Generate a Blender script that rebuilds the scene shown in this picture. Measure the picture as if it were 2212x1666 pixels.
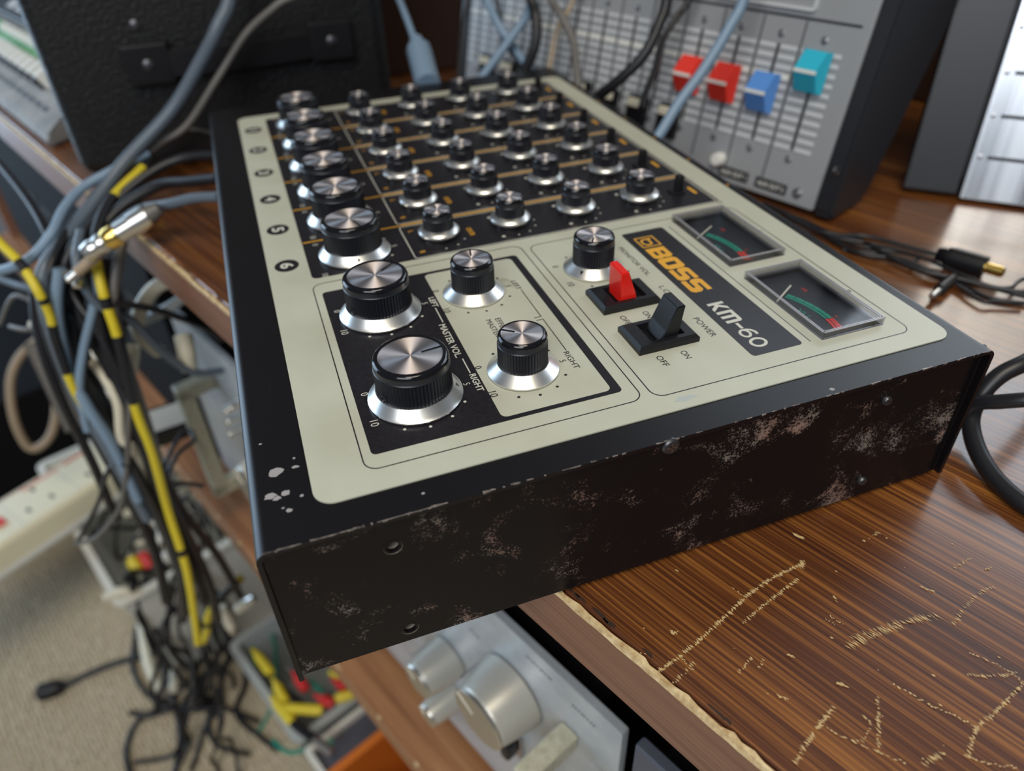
import bpy, bmesh, math, random
from mathutils import Vector, Matrix
random.seed(7)
for o in list(bpy.data.objects): bpy.data.objects.remove(o, do_unlink=True)
SC = bpy.context.scene
COL = SC.collection

# ------------------------------------------------------------------ camera
FPX, CX, CY = 1593.89, 1106.0, 833.0
CAM = Vector((0.4636, 0.0068, 0.1875))
RX = Vector((0.33902, 0.94029, -0.03038)); RY = Vector((0.56597, -0.22964, -0.79179)); RZ = Vector((-0.75149, 0.25124, -0.61003))
cd = bpy.data.cameras.new('camera'); cam = bpy.data.objects.new('camera', cd); COL.objects.link(cam)
cam.matrix_world = Matrix(((RX.x, -RY.x, -RZ.x, CAM.x), (RX.y, -RY.y, -RZ.y, CAM.y), (RX.z, -RY.z, -RZ.z, CAM.z), (0, 0, 0, 1)))
cd.sensor_fit = 'HORIZONTAL'; cd.sensor_width = 36.0; cd.lens = FPX * 36.0 / 2212.0
cd.clip_start = 0.01; cd.clip_end = 50
cd.dof.use_dof = True; cd.dof.focus_distance = 0.218; cd.dof.aperture_fstop = 8.2
SC.camera = cam

# ------------------------------------------------------------------ world, windows, lamp, exposure
wd = bpy.data.worlds.new('room_light'); SC.world = wd; wd.use_nodes = True
bg = wd.node_tree.nodes['Background']; bg.inputs['Color'].default_value = (0.80, 0.88, 1.0, 1); bg.inputs['Strength'].default_value = 0.15
def area(name, loc, tgt, sx, sy, power, col):
    l = bpy.data.lights.new(name, 'AREA'); l.shape = 'RECTANGLE'; l.size = sx; l.size_y = sy; l.energy = power; l.color = col
    o = bpy.data.objects.new(name, l); COL.objects.link(o); o.location = loc
    o.rotation_euler = (Vector(tgt) - Vector(loc)).to_track_quat('-Z', 'Y').to_euler()
    return o
area('window_light_right', (-0.9, 2.3, 1.15), (0.15, 0.2, 0.0), 2.3, 1.5, 50, (0.80, 0.90, 1.0))
area('window_light_left', (-1.75, -1.9, 0.35), (-0.1, 0.0, 0.0), 1.5, 2.0, 52, (0.56, 0.77, 1.0))
area('window_light_behind', (1.9, -1.15, 1.40), (0.2, 0.1, 0.0), 1.5, 1.2, 36, (0.90, 0.95, 1.0))
area('ceiling_lamp', (1.0, -0.15, 1.75), (0.2, 0.05, 0.0), 0.75, 0.75, 21, (1.0, 0.90, 0.72))
SC.view_settings.view_transform = 'Standard'; SC.view_settings.look = 'None'
SC.view_settings.exposure = -0.22; SC.view_settings.gamma = 1.0; SC.view_settings.use_curve_mapping = False

# ------------------------------------------------------------------ frames and pixel helpers
def ray(u, v): return RX * ((u - CX) / FPX) + RY * ((v - CY) / FPX) + RZ
def at(u, v, dep): return CAM + ray(u, v) * dep
def atz(u, v, z):
    d = ray(u, v); return CAM + d * ((z - CAM.z) / d.z)
def atp(u, v, p0, n):
    d = ray(u, v); return CAM + d * ((Vector(p0) - CAM).dot(n) / d.dot(n))
TX = Vector((0.9243, 0.3818, 0)).normalized(); TN = Vector((TX.y, -TX.x, 0)); T0 = Vector((0.3355, 0.0620, 0))
def frame(x, y, z, o):
    return Matrix(((x.x, y.x, z.x, o.x), (x.y, y.y, z.y, o.y), (x.z, y.z, z.z, o.z), (0, 0, 0, 1)))
FT = frame(TX, -TN, Vector((0, 0, 1)), T0)          # desk frame: along the front edge, into the desk, up
FTI = FT.inverted()
def atn(u, v, n): return atp(u, v, T0 + TN * n, TN)   # on a vertical plane n metres in front of the desk edge
def desk(t, d, z): return FT @ Vector((t, d, z))

# ------------------------------------------------------------------ materials
def mat(name, col, rough=0.5, metal=0.0, **k):
    m = bpy.data.materials.new(name); m.use_nodes = True
    nt = m.node_tree; b = nt.nodes['Principled BSDF']
    b.inputs['Base Color'].default_value = (*col, 1); b.inputs['Roughness'].default_value = rough; b.inputs['Metallic'].default_value = metal
    for kk, v in k.items():
        if kk == 'coat': b.inputs['Coat Weight'].default_value = v; b.inputs['Coat Roughness'].default_value = k.get('coat_r', 0.1)
        elif kk == 'aniso': b.inputs['Anisotropic'].default_value = v
        elif kk == 'spec': b.inputs['Specular IOR Level'].default_value = v
    def N(t, **kw):
        n = nt.nodes.new(t)
        for a, v in kw.items():
            if a in n.inputs: n.inputs[a].default_value = v
            else: setattr(n, a, v)
        return n
    var = k.get('var'); bump = k.get('bump')
    if var or bump:
        tc = N('ShaderNodeTexCoord'); mp = N('ShaderNodeMapping'); nt.links.new(tc.outputs['Object'], mp.inputs['Vector'])
        mp.inputs['Scale'].default_value = k.get('stretch', (1, 1, 1))
    if var:
        nz = N('ShaderNodeTexNoise', Scale=var[0], Detail=6.0, Roughness=0.65); nt.links.new(mp.outputs[0], nz.inputs['Vector'])
        cr = N('ShaderNodeValToRGB'); e = cr.color_ramp.elements
        e[0].position = var[3] if len(var) > 3 else 0.35; e[1].position = var[4] if len(var) > 4 else 0.65
        e[0].color = (*var[1], 1); e[1].color = (*var[2], 1)
        nt.links.new(nz.outputs['Fac'], cr.inputs['Fac']); nt.links.new(cr.outputs['Color'], b.inputs['Base Color'])
    if bump:
        nb = N('ShaderNodeTexNoise', Scale=bump[0], Detail=4.0); nt.links.new(mp.outputs[0], nb.inputs['Vector'])
        bp = N('ShaderNodeBump', Strength=bump[1], Distance=bump[2]); nt.links.new(nb.outputs['Fac'], bp.inputs['Height']); nt.links.new(bp.outputs['Normal'], b.inputs['Normal'])
    return m
def nodes(m):
    nt = m.node_tree
    def N(t, **kw):
        n = nt.nodes.new(t)
        for a, v in kw.items():
            if a in n.inputs: n.inputs[a].default_value = v
            else: setattr(n, a, v)
        return n
    return nt, nt.nodes['Principled BSDF'], N, nt.links.new
def ramp(N, *st):
    c = N('ShaderNodeValToRGB'); e = c.color_ramp.elements
    while len(e) < len(st): e.new(0.5)
    for el, (p, col) in zip(e, st): el.position = p; el.color = (*col, 1)
    return c
def wood(name, dark, mid, light, rough, yscale, fine=1.0, coat=0.3):
    m = mat(name, mid, rough, coat=coat, coat_r=0.17); nt, b, N, L = nodes(m)
    tc = N('ShaderNodeTexCoord'); mp = N('ShaderNodeMapping'); L(tc.outputs['Object'], mp.inputs['Vector'])
    mp.inputs['Scale'].default_value = (1.6, yscale, yscale)
    n1 = N('ShaderNodeTexNoise', Scale=1.0, Detail=9.0, Roughness=0.72, Distortion=0.25); L(mp.outputs[0], n1.inputs['Vector'])
    mp2 = N('ShaderNodeMapping'); L(tc.outputs['Object'], mp2.inputs['Vector']); mp2.inputs['Scale'].default_value = (5, yscale * 11 * fine, yscale * 11 * fine)
    n2 = N('ShaderNodeTexNoise', Scale=1.0, Detail=5.0, Roughness=0.6); L(mp2.outputs[0], n2.inputs['Vector'])
    mx = N('ShaderNodeMix', data_type='FLOAT'); mx.inputs[0].default_value = 0.60; L(n1.outputs['Fac'], mx.inputs[2]); L(n2.outputs['Fac'], mx.inputs[3])
    c = ramp(N, (0.37, dark), (0.49, mid), (0.63, light)); L(mx.outputs[0], c.inputs['Fac']); L(c.outputs['Color'], b.inputs['Base Color'])
    bp = N('ShaderNodeBump', Strength=0.25, Distance=0.0004); L(mx.outputs[0], bp.inputs['Height']); L(bp.outputs['Normal'], b.inputs['Normal'])
    n3 = N('ShaderNodeTexNoise', Scale=9.0, Detail=3.0); L(tc.outputs['Object'], n3.inputs['Vector'])
    mr = N('ShaderNodeMapRange'); mr.inputs['To Min'].default_value = rough - 0.08; mr.inputs['To Max'].default_value = rough + 0.14; L(n3.outputs['Fac'], mr.inputs['Value']); L(mr.outputs[0], b.inputs['Roughness'])
    return m
def worn_black(name, amount, spec=0.35):
    # black enamel; dusty rust-brown speckle in drifting patches and bare metal along the near fold
    m = mat(name, (0.006, 0.005, 0.006), 0.42, spec=spec); nt, b, N, L = nodes(m)
    tc = N('ShaderNodeTexCoord')
    a = N('ShaderNodeTexNoise', Scale=52.0, Detail=5.0, Roughness=0.62, Distortion=0.4); L(tc.outputs['Object'], a.inputs['Vector'])
    f = N('ShaderNodeTexNoise', Scale=1500.0, Detail=2.0, Roughness=0.75); L(tc.outputs['Object'], f.inputs['Vector'])
    ra = ramp(N, (0.58 - amount, (0, 0, 0)), (0.78 - amount, (1, 1, 1))); L(a.outputs['Fac'], ra.inputs['Fac'])
    ad_ = N('ShaderNodeMath', operation='MULTIPLY_ADD'); ad_.inputs[1].default_value = 0.30; L(ra.outputs['Color'], ad_.inputs[0]); L(f.outputs['Fac'], ad_.inputs[2])
    rf = ramp(N, (0.64, (0, 0, 0)), (0.72, (1, 1, 1))); L(ad_.outputs[0], rf.inputs['Fac'])
    mu = N('ShaderNodeMath', operation='MULTIPLY'); L(ra.outputs['Color'], mu.inputs[0]); L(rf.outputs['Color'], mu.inputs[1])
    h = N('ShaderNodeTexNoise', Scale=60.0, Detail=2.0); L(tc.outputs['Object'], h.inputs['Vector'])
    rc = ramp(N, (0.4, (0.30, 0.185, 0.15)), (0.6, (0.25, 0.21, 0.18))); L(h.outputs['Fac'], rc.inputs['Fac'])
    mx = N('ShaderNodeMix', data_type='RGBA'); mx.inputs[6].default_value = (0.006, 0.005, 0.006, 1)
    L(mu.outputs[0], mx.inputs[0]); L(rc.outputs['Color'], mx.inputs[7]); L(mx.outputs[2], b.inputs['Base Color'])
    rr = N('ShaderNodeMapRange'); rr.inputs['To Min'].default_value = 0.38; rr.inputs['To Max'].default_value = 0.85; L(mu.outputs[0], rr.inputs['Value']); L(rr.outputs[0], b.inputs['Roughness'])
    return m
M = {}
M['shell'] = worn_black('black_enamel', -0.09)
M['side'] = worn_black('black_enamel_rusty', 0.078, 0.22)
M['cream'] = mat('cream_panel_paint', (0.50, 0.50, 0.405), 0.42, var=(60, (0.485, 0.485, 0.39), (0.515, 0.515, 0.42)))
M['ink'] = mat('black_print', (0.014, 0.012, 0.015), 0.33, spec=0.28, var=(900, (0.012, 0.011, 0.014), (0.022, 0.020, 0.024), 0.3, 0.7))
M['white_ink'] = mat('white_print', (0.60, 0.59, 0.52), 0.5)
M['gold_ink'] = mat('gold_print', (0.72, 0.36, 0.03), 0.45)
M['chip'] = mat('bare_primer', (0.33, 0.31, 0.31), 0.6)
M['bare'] = mat('bare_metal_edge', (0.30, 0.27, 0.26), 0.5, 0.4, var=(400, (0.05, 0.045, 0.045), (0.42, 0.36, 0.33)))
M['plastic'] = mat('black_knob_plastic', (0.013, 0.014, 0.020), 0.36)
M['gloss'] = mat('black_gloss_ring', (0.006, 0.006, 0.008), 0.12)
M['alu'] = mat('spun_aluminium', (0.90, 0.89, 0.86), 0.33, 1.0, bump=(300, 0.05, 0.0002))
M['disc'] = mat('circular_brushed_aluminium', (0.72, 0.65, 0.635), 0.50, 1.0, aniso=0.9)
nt, b, N, L = nodes(M['disc']); tg = N('ShaderNodeTangent', direction_type='RADIAL', axis='Z'); L(tg.outputs[0], b.inputs['Tangent']); b.inputs['Anisotropic Rotation'].default_value = 0.25
M['red'] = mat('red_plastic', (0.75, 0.018, 0.012), 0.22)
b = M['red'].node_tree.nodes['Principled BSDF']; b.inputs['Subsurface Weight'].default_value = 0.15; b.inputs['Subsurface Radius'].default_value = (0.004, 0.001, 0.001)
M['black'] = mat('black_plastic', (0.009, 0.009, 0.011), 0.38, spec=0.35, bump=(900, 0.06, 0.0003))
M['rubber'] = mat('black_cable_rubber', (0.012, 0.012, 0.015), 0.40)
M['dial'] = mat('dial_black', (0.008, 0.009, 0.014), 0.5)
M['green_ink'] = mat('green_print', (0.005, 0.28, 0.19), 0.5)
M['red_ink'] = mat('red_print', (0.70, 0.035, 0.025), 0.5)
M['needle'] = mat('needle_cream', (0.72, 0.70, 0.58), 0.5)
M['steel'] = mat('screw_steel', (0.45, 0.45, 0.47), 0.32, 1.0)
M['screwblack'] = mat('blackened_screw', (0.10, 0.10, 0.11), 0.35, 0.8)
def clear_plastic(name, tint, w):
    m = bpy.data.materials.new(name); m.use_nodes = True; nt = m.node_tree; nt.nodes.clear()
    o = nt.nodes.new('ShaderNodeOutputMaterial'); t = nt.nodes.new('ShaderNodeBsdfTransparent'); g = nt.nodes.new('ShaderNodeBsdfGlossy'); mx = nt.nodes.new('ShaderNodeMixShader')
    fr = nt.nodes.new('ShaderNodeLayerWeight'); fr.inputs['Blend'].default_value = 0.18; ad = nt.nodes.new('ShaderNodeMath'); ad.operation = 'MULTIPLY_ADD'; ad.inputs[1].default_value = 0.16; ad.inputs[2].default_value = w
    t.inputs['Color'].default_value = (*tint, 1); g.inputs['Roughness'].default_value = 0.08; g.inputs['Color'].default_value = (0.9, 0.9, 0.92, 1)
    nt.links.new(fr.outputs['Facing'], ad.inputs[0]); nt.links.new(ad.outputs[0], mx.inputs[0]); nt.links.new(t.outputs[0], mx.inputs[1]); nt.links.new(g.outputs[0], mx.inputs[2]); nt.links.new(mx.outputs[0], o.inputs[0])
    return m
M['clear'] = clear_plastic('clear_acrylic', (0.93, 0.93, 0.93), 0.0)
M['clear_edge'] = clear_plastic('clear_acrylic_edge', (0.80, 0.79, 0.80), 0.05)
M['desk'] = wood('desk_veneer', (0.034, 0.0095, 0.0035), (0.110, 0.033, 0.009), (0.35, 0.135, 0.028), 0.33, 80.0, coat=0.85)
M['deskedge'] = wood('desk_edge_strip', (0.13, 0.052, 0.030), (0.23, 0.105, 0.062), (0.32, 0.16, 0.10), 0.45, 130.0)
M['raw'] = mat('raw_chipboard', (0.62, 0.45, 0.24), 0.75, var=(260, (0.42, 0.26, 0.11), (0.78, 0.62, 0.36)))
M['scratch'] = mat('scratch_bare_wood', (0.60, 0.42, 0.20), 0.6)
M['scuff'] = mat('dull_scuff', (0.14, 0.085, 0.06), 0.6)

# ------------------------------------------------------------------ object helpers
WM = {}
def put(name, me, parent=None, Mx=None, m=None, smooth=True):
    o = bpy.data.objects.new(name, me); COL.objects.link(o)
    Mx = Mx.copy() if Mx is not None else Matrix.Identity(4)
    WM[o] = Mx
    if parent is not None:
        o.parent = parent; o.matrix_parent_inverse = WM[parent].inverted()
    o.matrix_basis = Mx
    if m is not None and me is not None and not me.materials: me.materials.append(M[m] if isinstance(m, str) else m)
    return o
def thing(name, label, cat, loc, group=None):
    o = put(name, None, None, Matrix.Translation(Vector(loc)) if not isinstance(loc, Matrix) else loc); o.empty_display_size = 0.02
    return tag(o, label, cat, group)
def tag(o, label, cat, group=None, kind=None):
    if label: o['label'] = label
    if cat: o['category'] = cat
    if group: o['group'] = group
    if kind: o['kind'] = kind
    return o
def bm_new(): return bmesh.new()
def fin(bm, name, smooth=None):
    # shared smooth normals weighted by face area, so flat faces stay flat beside small bevels
    me = bpy.data.meshes.new(name); bmesh.ops.recalc_face_normals(bm, faces=bm.faces); nl = None
    if smooth:
        bm.normal_update(); ct = math.cos(math.radians(min(smooth, 179))); nl = []; ar = {f: f.calc_area() + 1e-12 for f in bm.faces}
        for f in bm.faces:
            fn = f.normal
            for v in f.verts:
                n = Vector((0, 0, 0))
                for g in v.link_faces:
                    if g is f or fn.dot(g.normal) > ct: n += g.normal * ar[g]
                nl.append(n.normalized() if n.length > 1e-20 else fn.copy())
    bm.to_mesh(me); bm.free()
    if nl:
        for p in me.polygons: p.use_smooth = True
        me.normals_split_custom_set(nl)
    return me
def box(bm, x0, x1, y0, y1, z0, z1, bev=0.0, seg=2):
    b2 = bmesh.new(); vs = [b2.verts.new((x, y, z)) for x in (x0, x1) for y in (y0, y1) for z in (z0, z1)]
    for q in ((0, 1, 3, 2), (4, 6, 7, 5), (0, 4, 5, 1), (2, 3, 7, 6), (0, 2, 6, 4), (1, 5, 7, 3)): b2.faces.new([vs[i] for i in q])
    if bev: bmesh.ops.bevel(b2, geom=b2.edges[:], offset=bev, segments=seg, affect='EDGES', profile=0.5)
    merge(bm, b2)
def merge(bm, b2, Mx=None):
    if Mx is not None: bmesh.ops.transform(b2, matrix=Mx, verts=b2.verts)
    mp = {v: bm.verts.new(v.co) for v in b2.verts}
    for f in b2.faces:
        try: bm.faces.new([mp[v] for v in f.verts])
        except ValueError: pass
    b2.free()
def boxme(name, x0, x1, y0, y1, z0, z1, bev=0.0, seg=2):
    bm = bm_new(); box(bm, x0, x1, y0, y1, z0, z1, bev, seg); return fin(bm, name, 40)
def lathe(bm, prof, n=32, cx=0, cy=0, flute=None):
    rings = []
    for (r, z) in prof:
        if r < 1e-7: rings.append([bm.verts.new((cx, cy, z))]); continue
        ring = []
        for i in range(n):
            a = 2 * math.pi * i / n; rr = r
            if flute and flute[1] <= z <= flute[2] and i % 2: rr = r - flute[0]
            ring.append(bm.verts.new((cx + rr * math.cos(a), cy + rr * math.sin(a), z)))
        rings.append(ring)
    for A, B in zip(rings, rings[1:]):
        for i in range(n):
            j = (i + 1) % n
            if len(A) == 1 and len(B) == 1: continue
            if len(A) == 1: bm.faces.new((A[0], B[i], B[j]))
            elif len(B) == 1: bm.faces.new((A[i], A[j], B[0]))
            else: bm.faces.new((A[i], A[j], B[j], B[i]))
def latheme(name, prof, n=32, flute=None, smooth=35):
    bm = bm_new(); lathe(bm, prof, n, flute=flute); return fin(bm, name, smooth)
def rrect(x0, x1, y0, y1, r, n=6):
    pts = []
    for (cx, cy, a0) in ((x1 - r, y1 - r, 0), (x0 + r, y1 - r, 90), (x0 + r, y0 + r, 180), (x1 - r, y0 + r, 270)):
        for i in range(n + 1):
            a = math.radians(a0 + 90 * i / n); pts.append((cx + r * math.cos(a), cy + r * math.sin(a)))
    return pts
def circ(cx, cy, r, n=16, ry=None): return [(cx + r * math.cos(2 * math.pi * i / n), cy + (ry or r) * math.sin(2 * math.pi * i / n)) for i in range(n)]
def curve_me(cu, name):
    ob = bpy.data.objects.new('tmp', cu); COL.objects.link(ob); dg = bpy.context.evaluated_depsgraph_get(); dg.update()
    me = bpy.data.meshes.new_from_object(ob.evaluated_get(dg)); me.name = name
    bpy.data.objects.remove(ob, do_unlink=True); bpy.data.curves.remove(cu)
    me.materials.clear()
    return me
def plate(name, loops, z0, z1):
    cu = bpy.data.curves.new(name, 'CURVE'); cu.dimensions = '2D'; cu.fill_mode = 'BOTH'; cu.extrude = (z1 - z0) / 2
    for lp in loops:
        s = cu.splines.new('POLY'); s.points.add(len(lp) - 1); s.use_cyclic_u = True
        for p, q in zip(s.points, lp): p.co = (q[0], q[1], 0, 1)
    me = curve_me(cu, name)
    me.transform(Matrix.Translation((0, 0, (z0 + z1) / 2)))
    return me
def ring_line(x0, x1, y0, y1, r, w): return [rrect(x0, x1, y0, y1, r), rrect(x0 + w, x1 - w, y0 + w, y1 - w, max(r - w, 1e-5))]
def text_me(s, cap, bold=0.0, width=None, spacing=1.0, shear=0.0):
    cu = bpy.data.curves.new('lettering', 'FONT'); cu.body = s; cu.size = 1.0; cu.align_x = 'CENTER'; cu.offset = bold; cu.fill_mode = 'FRONT'; cu.resolution_u = 3; cu.space_character = spacing; cu.shear = shear
    me = curve_me(cu, 'lettering')
    k = cap / 0.694
    xs = [v.co.x for v in me.vertices]; kx = k
    if width and xs: kx = width / (max(xs) - min(xs))
    cxm = (max(xs) + min(xs)) / 2 if xs else 0
    me.transform(Matrix.Diagonal((kx, k, 1, 1)) @ Matrix.Translation((-cxm, 0, 0)))
    return me
def smoothpath(pts, sub=6):
    pts = [Vector(p) for p in pts]; out = []
    for i in range(len(pts) - 1):
        p0 = pts[max(i - 1, 0)]; p1 = pts[i]; p2 = pts[i + 1]; p3 = pts[min(i + 2, len(pts) - 1)]
        for k in range(sub):
            t = k / sub; out.append(0.5 * ((2 * p1) + (p2 - p0) * t + (2 * p0 - 5 * p1 + 4 * p2 - p3) * t * t + (3 * p1 - p0 - 3 * p2 + p3) * t ** 3))
    out.append(pts[-1]); return out
def tube(bm, pts, r, n=8, sub=6, caps=True):
    P = smoothpath(pts, sub) if sub > 1 else [Vector(p) for p in pts]
    rr = r if isinstance(r, (list, tuple)) else None
    t = (P[1] - P[0]).normalized(); up = Vector((0, 0, 1)) if abs(t.z) < 0.9 else Vector((1, 0, 0)); nx = t.cross(up).normalized(); rings = []
    for i, p in enumerate(P):
        t = (P[min(i + 1, len(P) - 1)] - P[max(i - 1, 0)])
        if t.length < 1e-9: t = Vector((0, 0, 1))
        t.normalize(); nx = (nx - t * nx.dot(t)).normalized(); ny = t.cross(nx)
        q = rr[0] + (rr[1] - rr[0]) * i / (len(P) - 1) if rr else r
        rings.append([bm.verts.new(p + (nx * math.cos(2 * math.pi * k / n) + ny * math.sin(2 * math.pi * k / n)) * q) for k in range(n)])
    for A, B in zip(rings, rings[1:]):
        for k in range(n): bm.faces.new((A[k], A[(k + 1) % n], B[(k + 1) % n], B[k]))
    if caps: bm.faces.new(rings[0][::-1]); bm.faces.new(rings[-1])
def tubeme(name, pts, r, n=8, sub=6):
    bm = bm_new(); tube(bm, pts, r, n, sub); return fin(bm, name, 50)
def cable(name, pts, r, m, label, cat='cable', group=None, n=8, sub=6, parent=None):
    o = put(name, tubeme(name, [Vector(p) for p in pts], r, n, sub), parent, None, m)
    if parent is None: tag(o, label, cat, group)
    return o
def lookm(p, d, up=Vector((0, 0, 1))):
    z = Vector(d).normalized(); x = up.cross(z)
    if x.length < 1e-4: x = Vector((1, 0, 0))
    x.normalize(); return frame(x, z.cross(x), z, Vector(p))
def copy_tree(o, Mx, parent=None):
    c = o.copy(); COL.objects.link(c); WM[c] = Mx
    if parent is not None: c.parent = parent; c.matrix_parent_inverse = WM[parent].inverted()
    c.matrix_basis = Mx
    rel = WM[o].inverted()
    for ch in o.children: copy_tree(ch, Mx @ (rel @ WM[ch]), c)
    return c
# ================================================================== setting
def struct(name, me, m, Mx=None): 
    o = put(name, me, None, Mx, m); o['kind'] = 'structure'; return o
FLZ = -0.72
M['carpet'] = mat('carpet_backing', (0.55, 0.46, 0.33), 0.95, var=(140, (0.42, 0.35, 0.25), (0.64, 0.55, 0.40)), bump=(500, 0.6, 0.003))
M['wall'] = mat('shade_toned_wall_panel', (0.030, 0.011, 0.006), 0.6, var=(6, (0.022, 0.008, 0.004), (0.045, 0.016, 0.008)), stretch=(1, 1, 0.1))  # near-black brown: shade on the wall is put into its colour
floor = struct('floor', boxme('floor', -2.2, 1.6, -1.6, 0.9, FLZ - 0.03, FLZ), 'carpet', FT)
bm = bm_new(); box(bm, -2.2, 1.6, 0.66, 0.70, FLZ, 0.15); box(bm, -2.2, -1.05, 0.66, 0.70, 0.15, 1.6); box(bm, 1.3, 1.6, .66, .70, .15, 1.6); struct('wall_back', fin(bm, 'wall_back'), 'wall', FT)

# ================================================================== desk
dk = thing('desk', 'scratched dark wood veneer desk with worn pale front edge', 'desk', desk(-0.3, 0.3, FLZ))
top = put('desktop', boxme('desktop', -1.25, 0.75, 0.0025, 0.62, -0.026, 0.0, 0.0008, 1), dk, FT, 'desk')
put('edge_strip', boxme('edge_strip', -1.25, 0.75, 0.0, 0.0025, -0.026, -0.0012, 0.0004, 1), dk, FT, 'deskedge')
bm = bm_new(); rng = random.Random(3); t = -1.25; prev = None          # chipped pale arris along the front edge
while t < 0.75:
    w = 0.0005 + 0.0013 * rng.random() ** 2; w0 = 0.0004 + 0.0006 * rng.random()
    cur = [bm.verts.new((t, -0.0002, -0.0010 - w0)), bm.verts.new((t, 0.0003, 0.0002)), bm.verts.new((t, 0.0004 + w, 0.0003))]
    if prev:
        for a in (0, 1): bm.faces.new((prev[a], cur[a], cur[a + 1], prev[a + 1]))
    prev = cur; t += 0.0018 + 0.004 * rng.random()
put('worn_edge', fin(bm, 'worn_edge'), dk, FT, 'raw')
bm = bm_new(); rng = random.Random(8)                                   # dark chipped veneer behind it
for k in range(90):
    t = -0.3 + 0.8 * rng.random(); l = 0.002 + 0.006 * rng.random(); d = 0.0026 + 0.0010 * rng.random(); w = 0.0003 + 0.0005 * rng.random()
    bm.faces.new([bm.verts.new(p) for p in ((t, d, 0.0003), (t + l, d - 0.0004, 0.0003), (t + l * 0.8, d + w, 0.0003), (t + l * .2, d + w, 0.0003))])
M['dark_chip'] = mat('lifted_veneer', (0.03, 0.014, 0.008), 0.7)
put('veneer_chips', fin(bm, 'veneer_chips'), dk, FT, 'dark_chip')['kind'] = 'stuff'
# scratches: dashes cut across the grain along the strokes seen on the top
def scratch(path, dens=1.0, w=0.0005, l=0.0012, seed=0, solid=False):
    rng = random.Random(seed); bm = bm_new(); P = smoothpath([FTI @ atz(u, v, 0) for u, v in path], 8)
    for A, B in zip(P, P[1:]):
        n = max(1, int((B - A).length / (0.0004 / dens)))
        for k in range(n):
            if rng.random() < 0.22 and not solid: continue
            p = A.lerp(B, (k + rng.random() * .5) / n); ll = l * (0.4 + rng.random()); ww = w * (0.4 + 0.8 * rng.random())
            p.x += rng.uniform(-.0003, .0003); p.y += rng.uniform(-.0003, .0003); z = 0.00025 + 0.0001 * rng.random()
            if solid:
                d = (B - A).normalized(); q = Vector((-d.y, d.x, 0)); ll = (B - A).length / n
            else: d = Vector((1, rng.uniform(-.25, .25), 0)); q = Vector((0, 1, 0))
            bm.faces.new([bm.verts.new((c.x, c.y, z)) for c in (p - d * ll / 2, p + q * ww / 2, p + d * ll / 2, p - q * ww / 2)])
    put('scratch', fin(bm, 'scratch'), dk, FT, 'scratch')
S_ = [([(1423, 1452), (1480, 1410), (1560, 1340), (1640, 1268), (1735, 1218)], 1.6, .0005, .0014), ([(1602, 1350), (1650, 1308), (1722, 1253)], 1.4, .0005, .0012),
 ([(1735, 1212), (1728, 1228)], 2, .0005, .002), ([(1830, 1398), (1900, 1368), (1985, 1340), (2030, 1330)], .8, .0004, .0028), ([(1840, 1380), (1930, 1350), (2000, 1335)], .6, .0004, .0022),
 ([(1715, 1650), (1760, 1580), (1805, 1525)], 1.4, .0005, .0014), ([(1895, 1630), (1898, 1560), (1895, 1505)], 1.0, .0005, .0014), ([(2212, 1475), (2160, 1530), (2108, 1578), (2090, 1640)], 1.4, .0005, .0012),
 ([(2090, 1460), (2150, 1461), (2195, 1455)], 1.0, .0004, .0014), ([(1455, 1478), (1490, 1445), (1500, 1430)], 1.0, .0004, .0014), ([(1470, 1420), (1500, 1450)], 1, .0004, .001),
 ([(1595, 1455), (1625, 1420)], 1.2, .0005, .001), ([(1640, 1445), (1650, 1425)], 1.2, .0004, .001), ([(2060, 1350), (2095, 1300), (2150, 1265)], .7, .0004, .0016), ([(1860, 1610), (1880, 1565), (1865, 1550)], .7, .0004, .0012),
 ([(1995, 1650), (2040, 1625)], .8, .0006, .002), ([(1450, 1365), (1455, 1370), (1462, 1366)], 3, .0008, .0014), ([(1800, 1290), (1808, 1300)], 1.6, .0006, .001), ([(1700, 1416), (1712, 1420)], 1.6, .0006, .0014),
 ([(2060, 1230), (2100, 1205)], .8, .0004, .0012), ([(1865, 1172), (1900, 1150)], .8, .0004, .0012), ([(1715, 1156), (1724, 1160), (1732, 1163)], 4, .0009, .002), ([(1810, 1478), (1830, 1485)], 2, .0006, .0014),
 ([(1340, 1400), (1420, 1420)], .4, .0004, .0010), ([(2130, 1232), (2140, 1224)], 2, .0006, .001), ([(1990, 1270), (2020, 1280)], .5, .0004, .002), ([(1680, 1505), (1700, 1512)], 1, .0005, .001)]
for i, (pth, dn, w, l) in enumerate(S_): scratch(pth, dn, w, l, i)
for i, (pth, w) in enumerate([([(1775, 1570), (1860, 1612), (1960, 1650)], .0005), ([(1930, 1480), (2000, 1520), (2060, 1545), (2110, 1575)], .0006), ([(1580, 1270), (1610, 1290)], .0004), ([(2090, 1410), (2160, 1440), (2210, 1475)], .0004), ([(2080, 1630), (2140, 1652), (2200, 1660)], .0005), ([(1790, 1330), (1820, 1350)], .0006), ([(1780, 1337), (1805, 1350)], .0004)]):
    scratch(pth, .5, w, .002, 50 + i, True)
bm = bm_new(); rng = random.Random(21)                                   # loose pale flecks
for k in range(420):
    t = rng.uniform(-.12, .25); d = rng.uniform(.008, .33); s = .00012 + .00028 * rng.random() ** 4; l = s * rng.uniform(1, 3)
    bm.faces.new([bm.verts.new((t + a * l, d + c * s, .0002)) for a, c in ((-1, 0), (0, -1), (1, .2), (.2, 1))])
put('flecks', fin(bm, 'flecks'), dk, FT, 'scratch')['kind'] = 'stuff'
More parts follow.
